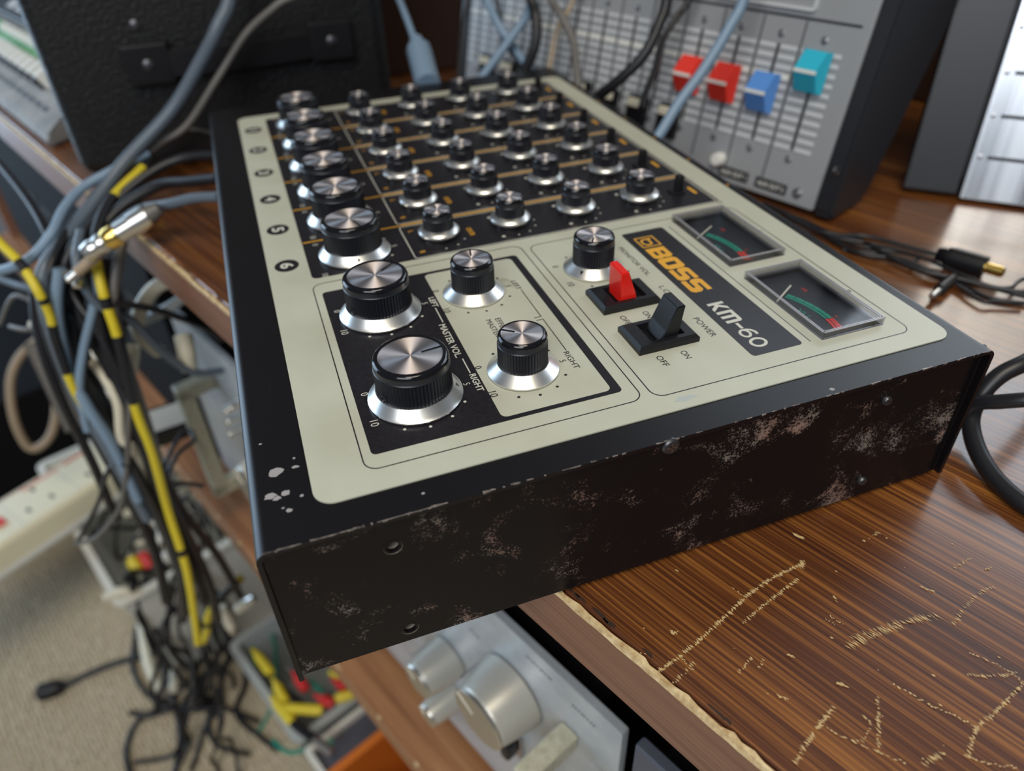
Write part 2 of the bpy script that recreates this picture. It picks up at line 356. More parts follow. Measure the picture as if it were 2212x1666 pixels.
put('lower_shelf', boxme('lower_shelf', -1.25, 0.75, 0.0, 0.5, -0.336, -0.31, 0.002, 2), dk, FT, None).data.materials.append(wood('shelf_veneer', (0.20, 0.075, 0.026), (0.34, 0.145, 0.055), (0.47, 0.23, 0.10), 0.5, 14.0))
bm = bm_new(); rng = random.Random(5)
for k in range(16):
    t = -0.62 + 0.66 * k / 15 + rng.uniform(-.01, .01); a = rng.uniform(.002, .005)
    lathe(bm, [(0, -.001), (.0012, -.0006), (.0013, 0), (0, .0008)], 6, 0, 0)
    for v in bm.verts[-14:]: v.co = Vector((t + v.co.x * a / .0013, .0008 + v.co.z * 1.6, -.3112 + v.co.y * 1.2))
put('edge_chips', fin(bm, 'edge_chips'), dk, FT, 'raw')['kind'] = 'stuff'
for t in (-1.25, 0.724): put('side_panel', boxme('side_panel', t, t + .026, 0.02, .5, FLZ, -0.026), dk, FT, 'deskedge')
put('back_panel', boxme('back_panel', -1.22, .724, .49, .5, FLZ, -0.026), dk, FT, 'wall')

# ================================================================== the six-channel mixer
H = 0.05368; PZ = H; X0, X1, Y0, Y1 = -0.0227, 0.3371, -0.0159, 0.2070
mx = thing('audio_mixer', 'worn black and cream six-channel audio mixer with silver-topped knobs on the desk', 'mixer', (0.157, 0.095, 0))
TZ = H - 0.0004; MET = [(0.2187, 0.2617), (0.2706, 0.3136)]; MY = (0.1607, 0.1845)
# wrapped shell: fold profile in y-z swept along x, with openings for the two meters in its top
def shell():
    bm = bm_new(); r = 0.0032; prof = [(Y0, 0.0004)]
    for i in range(6): a = math.pi - math.pi / 2 * i / 5; prof.append((Y0 + r + r * math.cos(a), TZ - r + r * math.sin(a)))
    left = prof; right = [(Y0 + Y1 - y, z) for y, z in prof][::-1]
    th = 0.0014
    for P, s in ((left, 1), (right, -1)):
        inn = []
        for y, z in P:
            cyy = Y0 + r if s == 1 else Y1 - r
            if z < TZ - r + 1e-6: inn.append((y + s * th, z))
            else:
                dy, dz = y - cyy, z - (TZ - r); k = (r - th) / r; inn.append((cyy + dy * k, TZ - r + dz * k))
        for A, B in ((P, inn),):
            n = len(P); vo = [[bm.verts.new((x, y, z)) for (y, z) in P] for x in (X0, X1)]; vi = [[bm.verts.new((x, y, z)) for (y, z) in inn] for x in (X0, X1)]
            for i in range(n - 1):
                bm.faces.new((vo[0][i], vo[0][i + 1], vo[1][i + 1], vo[1][i])); bm.faces.new((vi[0][i], vi[1][i], vi[1][i + 1], vi[0][i + 1]))
                for e in (0, 1): bm.faces.new((vo[e][i], vi[e][i], vi[e][i + 1], vo[e][i + 1]))
            bm.faces.new((vo[0][0], vo[1][0], vi[1][0], vi[0][0])); bm.faces.new((vo[0][-1], vo[1][-1], vi[1][-1], vi[0][-1]))
    ya, yb = Y0 + r, Y1 - r
    xs = [X0, MET[0][0] + .001, MET[0][1] - .001, MET[1][0] + .001, MET[1][1] - .001, X1]; m0, m1 = MY[0] + .001, MY[1] - .001
    for i in range(5):
        rows = [(ya, m0), (m1, yb)] if i in (1, 3) else [(ya, yb)]
        for a, c in rows: box(bm, xs[i], xs[i + 1], a, c, TZ - th, TZ)
    bmesh.ops.remove_doubles(bm, verts=bm.verts, dist=1e-6)
    return fin(bm, 'top_shell', 40)
put('top_shell', shell(), mx, None, 'shell')
put('bottom_plate', boxme('bottom_plate', X0 + .003, X1 - .003, Y0 + .003, Y1 - .003, 0.003, 0.0045), mx, None, 'shell')
for fx in (0.01, 0.30):
    for fy in (0.015, 0.175): put('foot', latheme('foot', [(0, 0), (.006, 0), (.007, .0008), (.0065, .003), (0, .003)], 16), mx, Matrix.Translation((fx, fy, 0)), 'rubber')
# near side plate with its drilled holes (drawn in y-z, stood up on the end)
SP = Matrix(((0, 0, 1, X1 - 0.0022), (1, 0, 0, 0), (0, 1, 0, 0), (0, 0, 0, 1)))
def onside(u, v): p = atp(u, v, (X1, 0, 0), Vector((1, 0, 0))); return p.y, p.z
holes = [onside(850, 1186), onside(887, 1361)]
scr = [onside(1450, 965), onside(1917, 867), onside(1863, 1040)]
sp = plate('side_plate', [rrect(Y0 + .0016, Y1 - .0058, 0.0022, TZ - .0008, .0008)] + [circ(y, z, .0018, 18) for y, z in holes], 0.0, 0.0016)
put('side_plate', sp, mx, SP, 'side')
put('side_plate', plate('side_plate', [rrect(Y0 + .0016, Y1 - .0016, 0.0022, TZ - .0016, .0008)], 0, .0012), mx, Matrix(((0, 0, 1, X0 + .001), (1, 0, 0, 0), (0, 1, 0, 0), (0, 0, 0, 1))), 'side')
for y, z in holes:
    put('hole_rim', latheme('hole_rim', [(.0025, .0000), (.0022, -.0003), (.00185, -.0008), (.0017, -.0022), (.00165, -.006), (0, -.006)], 18), mx, SP @ Matrix.Translation((y, z, .00165)), M['shell'] if False else mat('bare_hole_wall', (0.30, 0.27, 0.23), 0.5, 0.3))
for i, (y, z) in enumerate(scr):
    R_ = .0027 if i == 0 else .0017
    s = put('screw', latheme('screw', [(R_, 0), (R_, .0005), (R_ * .8, .0011), (R_ * .3, .0012), (R_ * .28, .0006), (0, .0006)], 18), mx, SP @ Matrix.Translation((y, z, .0016)), 'screwblack')
    if i == 0:
        bm = bm_new(); box(bm, -R_ * .55, R_ * .55, -.0002, .0002, .0011, .0013); box(bm, -.0002, .0002, -R_ * .55, R_ * .55, .0011, .0013); put('cross_slot', fin(bm, 'cross_slot'), s, WM[s], 'steel')
# angled rear flange at the near right corner
bm = bm_new(); za, zb = 0.0003, TZ - .0005
quad = [(X1 + .0004, Y1 - .0068), (X1 - .0030, Y1 - .0001), (X1 - .0046, Y1 - .0004), (X1 - .0024, Y1 - .0068)]
lo = [bm.verts.new((x, y + .0008, za + (.003 if i in (0, 3) else 0.0))) for i, (x, y) in enumerate(quad)]; hi = [bm.verts.new((x, y, zb)) for x, y in quad]
for i in range(4): bm.faces.new((lo[i], lo[(i + 1) % 4], hi[(i + 1) % 4], hi[i]))
bm.faces.new(lo[::-1]); bm.faces.new(hi); bmesh.ops.bevel(bm, geom=bm.edges[:], offset=.0004, segments=2, affect='EDGES')
put('rear_flange', fin(bm, 'rear_flange', 40), mx, None, 'shell')
# bare metal along the near fold
bm = bm_new(); rng = random.Random(4); y = Y0 + .002
while y < Y1 - .004:
    l = .0004 + .0016 * rng.random(); dens = 0.85 if y < .03 else 0.35
    if rng.random() < dens:
        w = .00012 + .00045 * rng.random() ** 2; h = .0001 + .0005 * rng.random() ** 2
        a = [bm.verts.new(p) for p in ((X1 - w, y, TZ + .00004), (X1 - w * .6, y + l, TZ + .00004), (X1 + .00003, y + l, TZ + .00002), (X1 + .00003, y, TZ + .00002), (X1 + .00003, y, TZ - h), (X1 + .00003, y + l, TZ - h * .7))]
        bm.faces.new(a[:4]); bm.faces.new((a[3], a[2], a[5], a[4]))
    y += l
put('worn_fold', fin(bm, 'worn_fold'), mx, None, 'bare')
# paint flakes on the near left of the shell
rng = random.Random(12)
for (u, v, s) in ((595, 1021, .0026), (638, 1009, .0012), (635, 990, .0005), (585, 1073, .0019), (598, 1077, .0012), (618, 1065, .0013), (652, 1071, .0006), (625, 1103, .0010), (612, 1098, .0005), (914, 1066, .0006), (1797, 841, .0009), (562, 960, .0005), (1590, 846, .0004)):
    p = atz(u, v, TZ); n = 11; sq = rng.uniform(.55, 1.0)
    put('paint_flake', plate('paint_flake', [[(s * rng.uniform(.6, 1.05) * math.cos(2 * math.pi * k / n) * sq, s * rng.uniform(.6, 1.05) * math.sin(2 * math.pi * k / n)) for k in range(n)]], 0, .00006), mx, Matrix.Translation((p.x, p.y, TZ)), 'chip')
# ---- face panel
LX, LY = 0.327, 0.2004
mh = [rrect(a + .0005, c - .0005, MY[0] + .0005, MY[1] - .0005, .0006, 2) for a, c in MET]
fp = put('face_panel', plate('face_panel', [rrect(0, LX, 0, LY, 0.0055, 8)] + mh, H - .0005, H), mx, None, 'cream')
K1 = H + .00004; K2 = H + .00008; K3 = H + .00012
def pr(name, loops, m, k=0): 
    return put(name, plate(name, loops, (K1, K2, K3)[k] - .00003, (K1, K2, K3)[k]), fp, None, m)
def tx(s, x, y, cap, m='ink', bold=0.0, width=None, k=1, spacing=1.0, rot=0):
    return put('lettering', text_me(s, cap, bold, width, spacing), fp, Matrix.Translation((x, y, (K1, K2, K3)[k])) @ Matrix.Rotation(rot, 4, 'Z'), m)
pr('channel_field', [rrect(0.0085, 0.2100, 0.0150, 0.1890, .0022)], 'ink')
pr('channel_frame', ring_line(0.0055, 0.2118, 0.1876, 0.1895, .0003, .0003), 'ink')
CHX = [0.0253 + 0.034 * k for k in range(6)]; COLY = [0.0337, 0.0680, 0.0985, 0.1280, 0.1580]
for k in range(6):
    x = CHX[k]; pr('channel_outline', ring_line(x - .0156, x + .0156 if k < 5 else .2096, 0.0545, 0.1882, .0016, .00042), 'white_ink', 1)
    if k: pr('gold_rule', [rrect(x - .0172, x - .0164, 0.0152, 0.1880, .0002, 1)], 'gold_ink', 1)
    if k: pr('gold_rule', [rrect(x - .0179, x - .0175, 0.0560, 0.1880, .0001, 1)], 'gold_ink', 1)
    pr('number_disc', [circ(x, 0.0072, .0049, 24, .0046)], 'ink', 0)
    tx(str(k + 1), x, 0.0072 - .0022, .0046, 'white_ink', .03, width=.0044 if k else .0022)
    loops = []
    for j, cy_ in enumerate(COLY):
        Rd = .0152 if j == 0 else .0105
        for a in range(-120, 121, 30):
            if abs(a) == 120 or (j < 2 and a == 0): continue
            aa = math.radians(a); loops.append(circ(x + Rd * math.sin(aa), cy_ + Rd * math.cos(aa), .00042 if j != 0 else .0005, 8))
        if j >= 2:
            for s in (-1, 1): loops.append(circ(x + s * .0095, cy_ - .0062, .0008, 10))
    pr('scale_dots', loops, 'white_ink', 1)
    cy_ = COLY[1]
    tx('L', x - .0098, cy_ - .0105, .0021, 'gold_ink', .02); tx('R', x + .0098, cy_ - .0105, .0021, 'gold_ink', .02); tx('CENTER', x, cy_ + .0122, .0020, 'gold_ink', .02, width=.0074)
    tx('0', x - .0135, COLY[0] - .0148, .0022, 'white_ink'); tx('10', x + .0135, COLY[0] - .0148, .0022, 'white_ink'); tx('5', x, COLY[0] + .0145, .0022, 'white_ink')
    pr('gold_mark', [rrect(x - .0040, x + .0036, 0.1836, 0.1852, .0007, 2)], 'gold_ink', 1)
    put('gold_mark', plate('gold_mark', [rrect(x - .0008, x + .0008, .2021, .2030, .0003, 2)], 0, .00005), mx, Matrix.Translation((0, 0, TZ)), 'gold_ink')
# master block
pr('section_line', ring_line(.2143, .3192, .0140, .0953, .0040, .00036), 'ink')
pr('master_field', [rrect(.2215, .3135, .0168, .0912, .0016), rrect(.2232, .3118, .0543, .0884, .0020)], 'ink')
pr('section_line', ring_line(.2165, .3200, .0980, .1905, .0040, .00036), 'ink')
pr('section_line', [rrect(.2232, .3128, .15685, .15715, .0001, 1)], 'ink')
def scale(x, y, r, m, lab5=True, labs=True):
    lp = [circ(x + r * math.sin(math.radians(a)), y + r * math.cos(math.radians(a)), .00048, 10) for a in (-116, -88, -60, -32, 32, 60, 88, 116)]
    pr('scale_dots', lp, m, 1)
    if labs: tx('0', x - .0066, y - r * .93 - .0012, .0022, m, .0); tx('10', x + .0077, y - r * .93 - .0012, .0024, m, .0)
    if lab5: tx('5', x, y + r - (.0003 if r > .014 else .0010), .0020, m, .0)
for x in (.243, .293):
    scale(x, .034, .0149, 'white_ink'); scale(x, .0676, .0131, 'ink')
scale(.243, .1140, .0131, 'ink', False)
tx('MASTER VOL.', .2687, .0504, .0022, 'white_ink', .02, width=.0205); tx('LEFT', .2434, .0516, .0020, 'white_ink', .02, width=.0068); tx('RIGHT', .2934, .0516, .0020, 'white_ink', .02, width=.0090)
pr('lettering_rule', [rrect(.2474, .2574, .0520, .0524, .0001, 1)], 'white_ink', 1); pr('lettering_rule', [rrect(.2800, .2882, .0520, .0524, .0001, 1)], 'white_ink', 1)
tx('RIGHT', .2935, .0825, .0019, 'ink', 0, width=.0094); tx('LEFT', .2435, .0825, .0019, 'ink', 0, width=.0066)
tx('EFFECT', .2672, .0690, .0019, 'ink', 0, width=.0105); tx('MASTER', .2672, .0658, .0019, 'ink', 0, width=.0110)
pr('lettering_rule', [rrect(.2474, .2667, .0838, .0841, .0001, 1)], 'ink', 1); pr('lettering_rule', [rrect(.2682, .2882, .0838, .0841, .0001, 1)], 'ink', 1)
pr('lettering_rule', [rrect(.2664, .2667, .0815, .0840, .0001, 1)], 'ink', 1); pr('lettering_rule', [rrect(.2682, .2685, .0815, .0840, .0001, 1)], 'ink', 1)
# right block lettering
tx('MONITOR VOL.', .2440, .1297, .0020, 'ink', 0, width=.0240); tx('L.C.F.', .2684, .1297, .0021, 'ink', 0, width=.0082); tx('POWER', .2930, .1299, .0022, 'ink', 0, width=.0118)
for x in (.2795, .3046): tx('OFF', x, .1080, .0021, 'ink', 0, width=.0056); tx('ON', x - .0003, .1163, .0021, 'ink', 0, width=.0042)
tx('L', .2414, .1872, .0020, 'ink'); tx('R', .2926, .1868, .0024, 'ink')
pr('name_field', [rrect(.2222, .3130, .1358, .1542, .0014)], 'ink')
# logo: framed emblem and heavy squared letters, each letter an outline plate
EX0, EX1, EY0, EY1 = .2275, .2360, .1386, .1468
ex = lambda a: EX0 + (EX1 - EX0) * a; ey = lambda a: EY0 + (EY1 - EY0) * a
def cham(x0, x1, y0, y1, c): return [(x0 + c, y0), (x1 - c, y0), (x1, y0 + c), (x1, y1 - c), (x1 - c, y1), (x0 + c, y1), (x0, y1 - c), (x0, y0 + c)]
pr('logo_emblem', [rrect(EX0, EX1, EY0, EY1, .0004, 2), rrect(EX0 + .0006, EX1 - .0006, EY0 + .0006, EY1 - .0006, .0002, 2)], 'gold_ink', 1)
pr('logo_emblem', [[(ex(.20), ey(.80)), (ex(.30), ey(.80)), (ex(.30), ey(.68)), (ex(.70), ey(.68)), (ex(.84), ey(.54)), (ex(.84), ey(.34)), (ex(.68), ey(.17)), (ex(.36), ey(.17)), (ex(.20), ey(.34))],
   [(ex(.30), ey(.57)), (ex(.66), ey(.57)), (ex(.74), ey(.50)), (ex(.74), ey(.36)), (ex(.64), ey(.27)), (ex(.40), ey(.27)), (ex(.30), ey(.37))]], 'gold_ink', 1)
def glyph(x0, w, polys):
    pr('logo_letter', [[(x0 + w * a, .1385 + .0080 * c) for a, c in P] for P in polys], 'gold_ink', 1)
gB = [[(0, 0), (.86, 0), (1, .14), (1, .42), (.92, .5), (.98, .58), (.98, .86), (.84, 1), (0, 1)], [(.34, .24), (.34, .40), (.70, .40), (.70, .24)], [(.34, .60), (.34, .76), (.68, .76), (.68, .60)]]
gO = [[(.14, 0), (.86, 0), (1, .16), (1, .84), (.86, 1), (.14, 1), (0, .84), (0, .16)], [(.36, .25), (.36, .75), (.64, .75), (.64, .25)]]
gS = [[(.02, 0), (.86, 0), (1, .14), (1, .46), (.86, .62), (.36, .62), (.36, .76), (.98, .76), (.98, 1), (.14, 1), (0, .86), (0, .52), (.14, .38), (.64, .38), (.64, .25), (.02, .25)]]
for i, g in enumerate((gB, gO, gS, gS)): glyph(.2374 + .00895 * i, .0086, g)
gK = [[(0, 0), (.26, 0), (.26, .30), (.34, .36), (.68, 0), (1, 0), (.54, .50), (.98, 1), (.66, 1), (.26, .56), (.26, 1), (0, 1)]]
gM = [[(0, 0), (.2, 0), (.2, .78), (.4, .78), (.4, 0), (.6, 0), (.6, .78), (.8, .78), (.8, 0), (1, 0), (1, .86), (.88, 1), (0, 1)]]
def kg(x0, w, polys): pr('model_letter', [[(x0 + w * a, .1388 + .0060 * c) for a, c in P] for P in polys], 'white_ink', 1)
kg(.2812, .0052, gK); kg(.2870, .0072, gM); kg(.2950, .0034, [[(0, .38), (1, .38), (1, .56), (0, .56)]])
def orr(cx, cy, rx, ry, w): return [[(cx + rx * math.cos(a), cy + ry * math.sin(a)) for a in [2 * math.pi * i / 24 for i in range(24)]], [(cx + (rx - w) * math.cos(a), cy + (ry - w) * math.sin(a)) for a in [2 * math.pi * i / 24 for i in range(24)]]]
pr('model_letter', orr(.3069, .1418, .0026, .0030, .0010), 'white_ink', 1)
pr('model_letter', orr(.3012, .1408, .0024, .0020, .0009), 'white_ink', 1)
pr('model_letter', [[(.2988, .1406), (.2990, .1425), (.2998, .1439), (.3014, .1448), (.3030, .1447), (.3029, .1438), (.3015, .1438), (.3004, .1431), (.2998, .1420), (.2997, .1406)]], 'white_ink', 2)
pr('stain', [[(.2395 + .0065 * a, .0800 + .0042 * c) for a, c in ((-.5, -1), (.2, -.9), (.55, -.1), (.9, .6), (.7, 1.0), (.1, .8), (-.4, .3))]], 'ink', 0).data.materials[0] = mat('grey_stain', (0.36, 0.35, 0.27), 0.5, var=(160, (0.33, 0.32, 0.25), (0.44, 0.44, 0.35)))
pr('ink_smudge', [[(.3232 + .0012 * a, .1062 + .004 * c) for a, c in ((-1, -.4), (.3, -1), (1, -.1), (.4, .5), (.5, 1), (-.6, .6))]], 'ink', 0).data.materials[0] = mat('blue_smudge', (0.42, 0.46, 0.44), 0.5)

# ---- knobs
def knob_parts(Rs, Rg, hs, h, nf, bell=False):
    g = latheme('knob', [(Rg - .0004, hs * .75), (Rg, hs), (Rg, hs + .0006), (Rg, h - .0034), (Rg, h - .0033), (Rg - .0002, h - .0030), (Rg - .0002, h - .0016)], nf, flute=(Rg * .035 + .0002, hs + .0003, h - .00335), smooth=25)
    if bell: sk = latheme('skirt', [(Rs * .62, .0002), (Rs * .70, .0018), (Rs * .93, .0021), (Rs, .0030), (Rs * .985, .0036), (Rs * .90, .0044), (Rg + .0003, hs + .0003), (Rg - .0006, hs + .0003)], 40, smooth=30)
    else: sk = latheme('skirt', [(Rs - .0010, .0002), (Rs - .0003, .0003), (Rs, .0008), (Rs, .0011), (Rs - .0008, .0017), (Rg + .0003, hs + .0001), (Rg - .0006, hs + .0001)], 48, smooth=30)
    rg = latheme('top_ring', [(Rg - .0002, h - .0016), (Rg - .0001, h - .0012), (Rg - .0004, h - .0004), (Rg - .0010, h), (Rg * .84, h), (Rg * .835, h - .0003)], 40, smooth=40)
    dc = latheme('top_disc', [(Rg * .84, h - .0003), (0, h - .00028)], 48, smooth=180)
    return g, sk, rg, dc
KP = {'big': (knob_parts(.0140, .0111, .0040, .0150, 128), .0111, .0150), 'mid': (knob_parts(.0110, .0076, .0036, .0140, 96), .0076, .0140), 'small': (knob_parts(.0085, .0061, .0046, .0124, 80, True), .0061, .0124)}
def knob(kind, x, y, ang, name='knob', mark=True):
    (g, sk, rg, dc), Rg, h = KP[kind]
    Mx = Matrix.Translation((x, y, H)) @ Matrix.Rotation(math.radians(-ang), 4, 'Z')
    k = put(name, g, mx, Mx, 'plastic'); put('skirt', sk, k, Mx, 'alu'); put('top_ring', rg, k, Mx, 'gloss'); put('top_disc', dc, k, Mx, 'disc')
    put('pointer', PT[kind], k, Mx, 'gloss')
    if mark and kind != 'small': put('skirt_mark', TM[kind], k, Mx @ Matrix.Rotation(math.radians(-20), 4, 'Z'), 'gloss')
    return k
PT = {}; TM = {}
for kind, (_, Rg, h) in KP.items():
    PT[kind] = plate('pointer', [[(-.0003, Rg * .30), (.0003, Rg * .30), (.0003, Rg * .83), (-.0003, Rg * .83)]], h - .00029, h - .00020)
    Rs = {'big': .0140, 'mid': .0110, 'small': .0085}[kind]; hs = {'big': .0040, 'mid': .0036, 'small': .0046}[kind]
    bm = bm_new(); f = lambda t: (Rg + .0003) + (Rs - .0008 - Rg - .0003) * t; fz = lambda t: hs + .00015 + (.0017 - hs) * t + .00004
    bm.faces.new([bm.verts.new(p) for p in ((-.0007, f(.35), fz(.35)), (.0007, f(.35), fz(.35)), (0, f(.9), fz(.9)))]); TM[kind] = fin(bm, 'skirt_mark')
for j, (cy_, kind) in enumerate(zip(COLY, ('big', 'small', 'small', 'small', 'small'))):
    for k in range(6):
        a = [[205, 195, 150, 118, 112, 72], [0, -20, 10, -70, 40, -90], [-130, -60, 160, -140, 150, 140], [20, 170, -30, 100, 160, 160], [-40, 60, 0, 120, -20, 30]][j][k]
        knob(kind, CHX[k], cy_, a)
knob('big', .243, .034, -39); knob('big', .293, .034, -7); knob('mid', .243, .0676, -78); knob('mid', .293, .0676, -141); knob('mid', .243, .1140, 122)
for x in (.243, .293): put('set_screw_hole', latheme('set_screw_hole', [(.0014, 0), (.0011, -.0004), (.001, -.003), (0, -.003)], 12), mx, lookm((x + .0111 * math.cos(math.radians(-62)), .034 + .0111 * math.sin(math.radians(-62)), H + .0056), (math.cos(math.radians(-62)), math.sin(math.radians(-62)), 0)), 'gloss')
# channel push switches
for k in range(6):
    x = CHX[k] - .001; bm = bm_new(); box(bm, x - .0030, x + .0030, .1738, .1800, H, H + .0010, .0003, 1); s = put('channel_switch', fin(bm, 'channel_switch', 40), mx, None, 'black')
    put('lever', boxme('lever', x - .0017, x + .0017, .1762, .1796, H + .0008, H + .0078, .0004, 1), s, None, 'black')
# rocker switches
def rocker(xc, m, lean, side):
    bm = bm_new(); y0, y1 = .1037, .1250; hx = .0076; hb = .0027
    b2 = bm_new(); 
    for yy in (y0, y1): pass
    # bezel ring around the slot, with bevelled skirt
    out0 = [(xc - hx, y0), (xc + hx, y0), (xc + hx, y1), (xc - hx, y1)]; k = .0010
    out1 = [(xc - hx + k, y0 + k), (xc + hx - k, y0 + k), (xc + hx - k, y1 - k), (xc - hx + k, y1 - k)]
    inn = [(xc - .0050, y0 + .0052), (xc + .0050, y0 + .0052), (xc + .0050, y1 - .0040), (xc - .0050, y1 - .0040)]
    lv = [[bm.verts.new((x, y, z)) for x, y in q] for q, z in ((out0, H), (out0, H + hb * .62), (out1, H + hb), (inn, H + hb), (inn, H + .0004))]
    for A, B in zip(lv, lv[1:]):
        for i in range(4): bm.faces.new((A[i], A[(i + 1) % 4], B[(i + 1) % 4], B[i]))
    bm.faces.new(lv[-1])
    sw = put('rocker_switch', fin(bm, 'rocker_switch', 30), mx, None, 'black')
    # lever: pivot foot and flat paddle leaning towards one end
    bm = bm_new(); w = .0047; yc = (y0 + y1) / 2 + .0006
    ds = lean * .0050; zt = H + .0128
    sec = [(yc - .0034 + ds * .1, H + .0008), (yc + .0034 + ds * .1, H + .0008), (yc + .0024 + ds * .45, H + .0048), (yc + .0017 + ds, zt), (yc - .0013 + ds, zt), (yc - .0024 + ds * .45, H + .0048)]
    A = [bm.verts.new((xc - w, y, z)) for y, z in sec]; B = [bm.verts.new((xc + w, y, z)) for y, z in sec]
    for i in range(6): bm.faces.new((A[i], A[(i + 1) % 6], B[(i + 1) % 6], B[i]))
    bm.faces.new(A[::-1]); bm.faces.new(B); bmesh.ops.bevel(bm, geom=bm.edges[:], offset=.0004, segments=2, affect='EDGES')
    put('lever', fin(bm, 'lever', 35), sw, None, m)
rocker(.2666, 'red', -0.55, 0); rocker(.2920, 'black', 0.75, 0)
# meters
for (a, c) in MET:
    y0, y1 = MY; dz = H - .0016; xc = (a + c) / 2
    mt = put('vu_meter', boxme('vu_meter', a + .0012, c - .0012, y0 + .0012, y1 - .0012, dz - .001, dz), mx, None, 'dial')
    R_ = .0340; yc = .1402; xa = xc + .0080; rad = lambda d: math.radians(90 - d)
    def band(name, d0, d1, r0, r1, m, n=8):
        pts = [(xa + r1 * math.cos(rad(d0 + (d1 - d0) * i / n)), yc + r1 * math.sin(rad(d0 + (d1 - d0) * i / n))) for i in range(n + 1)] + [(xa + r0 * math.cos(rad(d1 + (d0 - d1) * i / n)), yc + r0 * math.sin(rad(d1 + (d0 - d1) * i / n))) for i in range(n + 1)]
        put(name, plate(name, [pts], dz + .00005, dz + .00012), mt, None, m)
    for (d0, d1) in ((-28.5, -23.5), (-23, -17.5), (-17, -10.5), (-10, -5), (-4.6, -2), (-1.6, 3.4)): band('scale_band', d0, d1, R_ - .0014, R_, 'green_ink')
    band('scale_band', -28.5, 3.0, R_ - .0026, R_ - .0018, 'green_ink', 16)
    for q in (0, .0013, .0022): band('scale_band', 3.8, 15.5, R_ - .0028 + q, R_ - .0019 + q - (.0002 if q else 0), 'red_ink')
    def mt_tx(s, x, y, cap, m, w): put('lettering', text_me(s, cap, .0, w), mt, Matrix.Translation((x, y, dz + .00015)), m)
    mt_tx('VU', xc + .0040, .1664, .0018, 'green_ink', .0054); mt_tx('Roland', xc + .0046, .1617, .0014, 'red_ink', .0100); mt_tx('0', xc + .0100, .1752, .0011, 'red_ink', .0009); mt_tx('3', xc + .0168, .1732, .0011, 'red_ink', .0009); mt_tx('dB', xc - .0085, .1765, .0013, 'red_ink', .0026)
    nd = bm_new(); tube(nd, [(xc - .0041, .1622, dz + .0010), (xc - .0115, .1734, dz + .0010)], .00034, 6, 1); put('needle', fin(nd, 'needle', 60), mt, None, 'needle')
    bm = bm_new(); zt = H + .0026; t = .0007                                # recess liner
    for (p0, p1, q0, q1) in ((a, c, y0, y0 + t), (a, c, y1 - t, y1), (a, a + t, y0 + t, y1 - t), (c - t, c, y0 + t, y1 - t)): box(bm, p0, p1, q0, q1, dz - .001, H + .0001)
    put('recess_wall', fin(bm, 'recess_wall'), mt, None, mat('grey_liner', (0.10, 0.095, 0.10), 0.3))
    bm = bm_new()
    for (p0, p1, q0, q1) in ((a, c, y0, y0 + t), (a, c, y1 - t, y1), (a, a + t, y0 + t, y1 - t), (c - t, c, y0 + t, y1 - t)): box(bm, p0, p1, q0, q1, H + .0002, zt, .0001, 1)
    put('cover_rim', fin(bm, 'cover_rim', 30), mt, None, 'clear_edge')
    put('cover', boxme('cover', a + t, c - t, y0 + t, y1 - t, zt - .0007, zt - .0001), mt, None, 'clear')
    bm = bm_new()                                                            # polished top arris of the cover
    for (p0, p1, q0, q1) in ((a, c, y0, y0 + .0003), (a, c, y1 - .0003, y1), (a, a + .0003, y0, y1), (c - .0003, c, y0, y1)): box(bm, p0, p1, q0, q1, zt - .0001, zt + .00015)
    for (p0, p1, q0, q1) in ((a + t, c - t, y0 + t, y0 + t + .0003), (a + t, c - t, y1 - t - .0003, y1 - t), (a + t, a + t + .0003, y0 + t, y1 - t), (c - t - .0003, c - t, y0 + t, y1 - t)): box(bm, p0, p1, q0, q1, zt - .0001, zt + .0001)
    put('cover_arris', fin(bm, 'cover_arris'), mt, None, mat('bright_arris', (0.36, 0.35, 0.37), 0.25, 0.3))
# ================================================================== things standing on the desk
M['tolex'] = mat('black_tolex', (0.006, 0.006, 0.007), 0.42, spec=0.5, bump=(420, 0.55, 0.0016))
M['greypaint'] = mat('grey_console_paint', (0.31, 0.322, 0.342), 0.40, bump=(700, 0.05, 0.0004))
M['lightgrey'] = mat('pale_grey_print', (0.60, 0.62, 0.65), 0.45)
M['white'] = mat('white_plastic', (0.78, 0.78, 0.74), 0.4)
M['cheek'] = mat('black_cheek', (0.020, 0.021, 0.026), 0.38)
M['cyan'] = mat('cyan_cap', (0.03, 0.45, 0.62), 0.35); M['bluecap'] = mat('blue_cap', (0.10, 0.27, 0.66), 0.35); M['redcap'] = mat('red_cap', (0.78, 0.045, 0.030), 0.35)
M['silver'] = mat('brushed_steel_front', (0.74, 0.77, 0.82), 0.32, 1.0)
nt, b, N, L = nodes(M['silver']); tc = N('ShaderNodeTexCoord'); mp = N('ShaderNodeMapping'); mp.inputs['Scale'].default_value = (75, 1.0, 1.0); L(tc.outputs['Object'], mp.inputs['Vector'])
nz = N('ShaderNodeTexNoise', Scale=1.0, Detail=2.0); L(mp.outputs[0], nz.inputs['Vector']); mr = N('ShaderNodeMapRange'); mr.inputs['From Min'].default_value = 0.35; mr.inputs['From Max'].default_value = 0.65; mr.inputs['To Min'].default_value = 0.20; mr.inputs['To Max'].default_value = 0.42; L(nz.outputs['Fac'], mr.inputs['Value']); L(mr.outputs[0], b.inputs['Roughness'])
M['bluegrey'] = mat('blue_grey_cable', (0.105, 0.135, 0.175), 0.36); M['paleblue'] = mat('pale_blue_cable', (0.20, 0.29, 0.40), 0.4); M['greycable'] = mat('grey_cable', (0.13, 0.122, 0.115), 0.45)
M['yellow'] = mat('yellow_cable', (0.70, 0.56, 0.03), 0.42); M['cream_cable'] = mat('cream_cable', (0.66, 0.62, 0.49), 0.5); M['beige'] = mat('beige_cable', (0.34, 0.26, 0.18), 0.55)
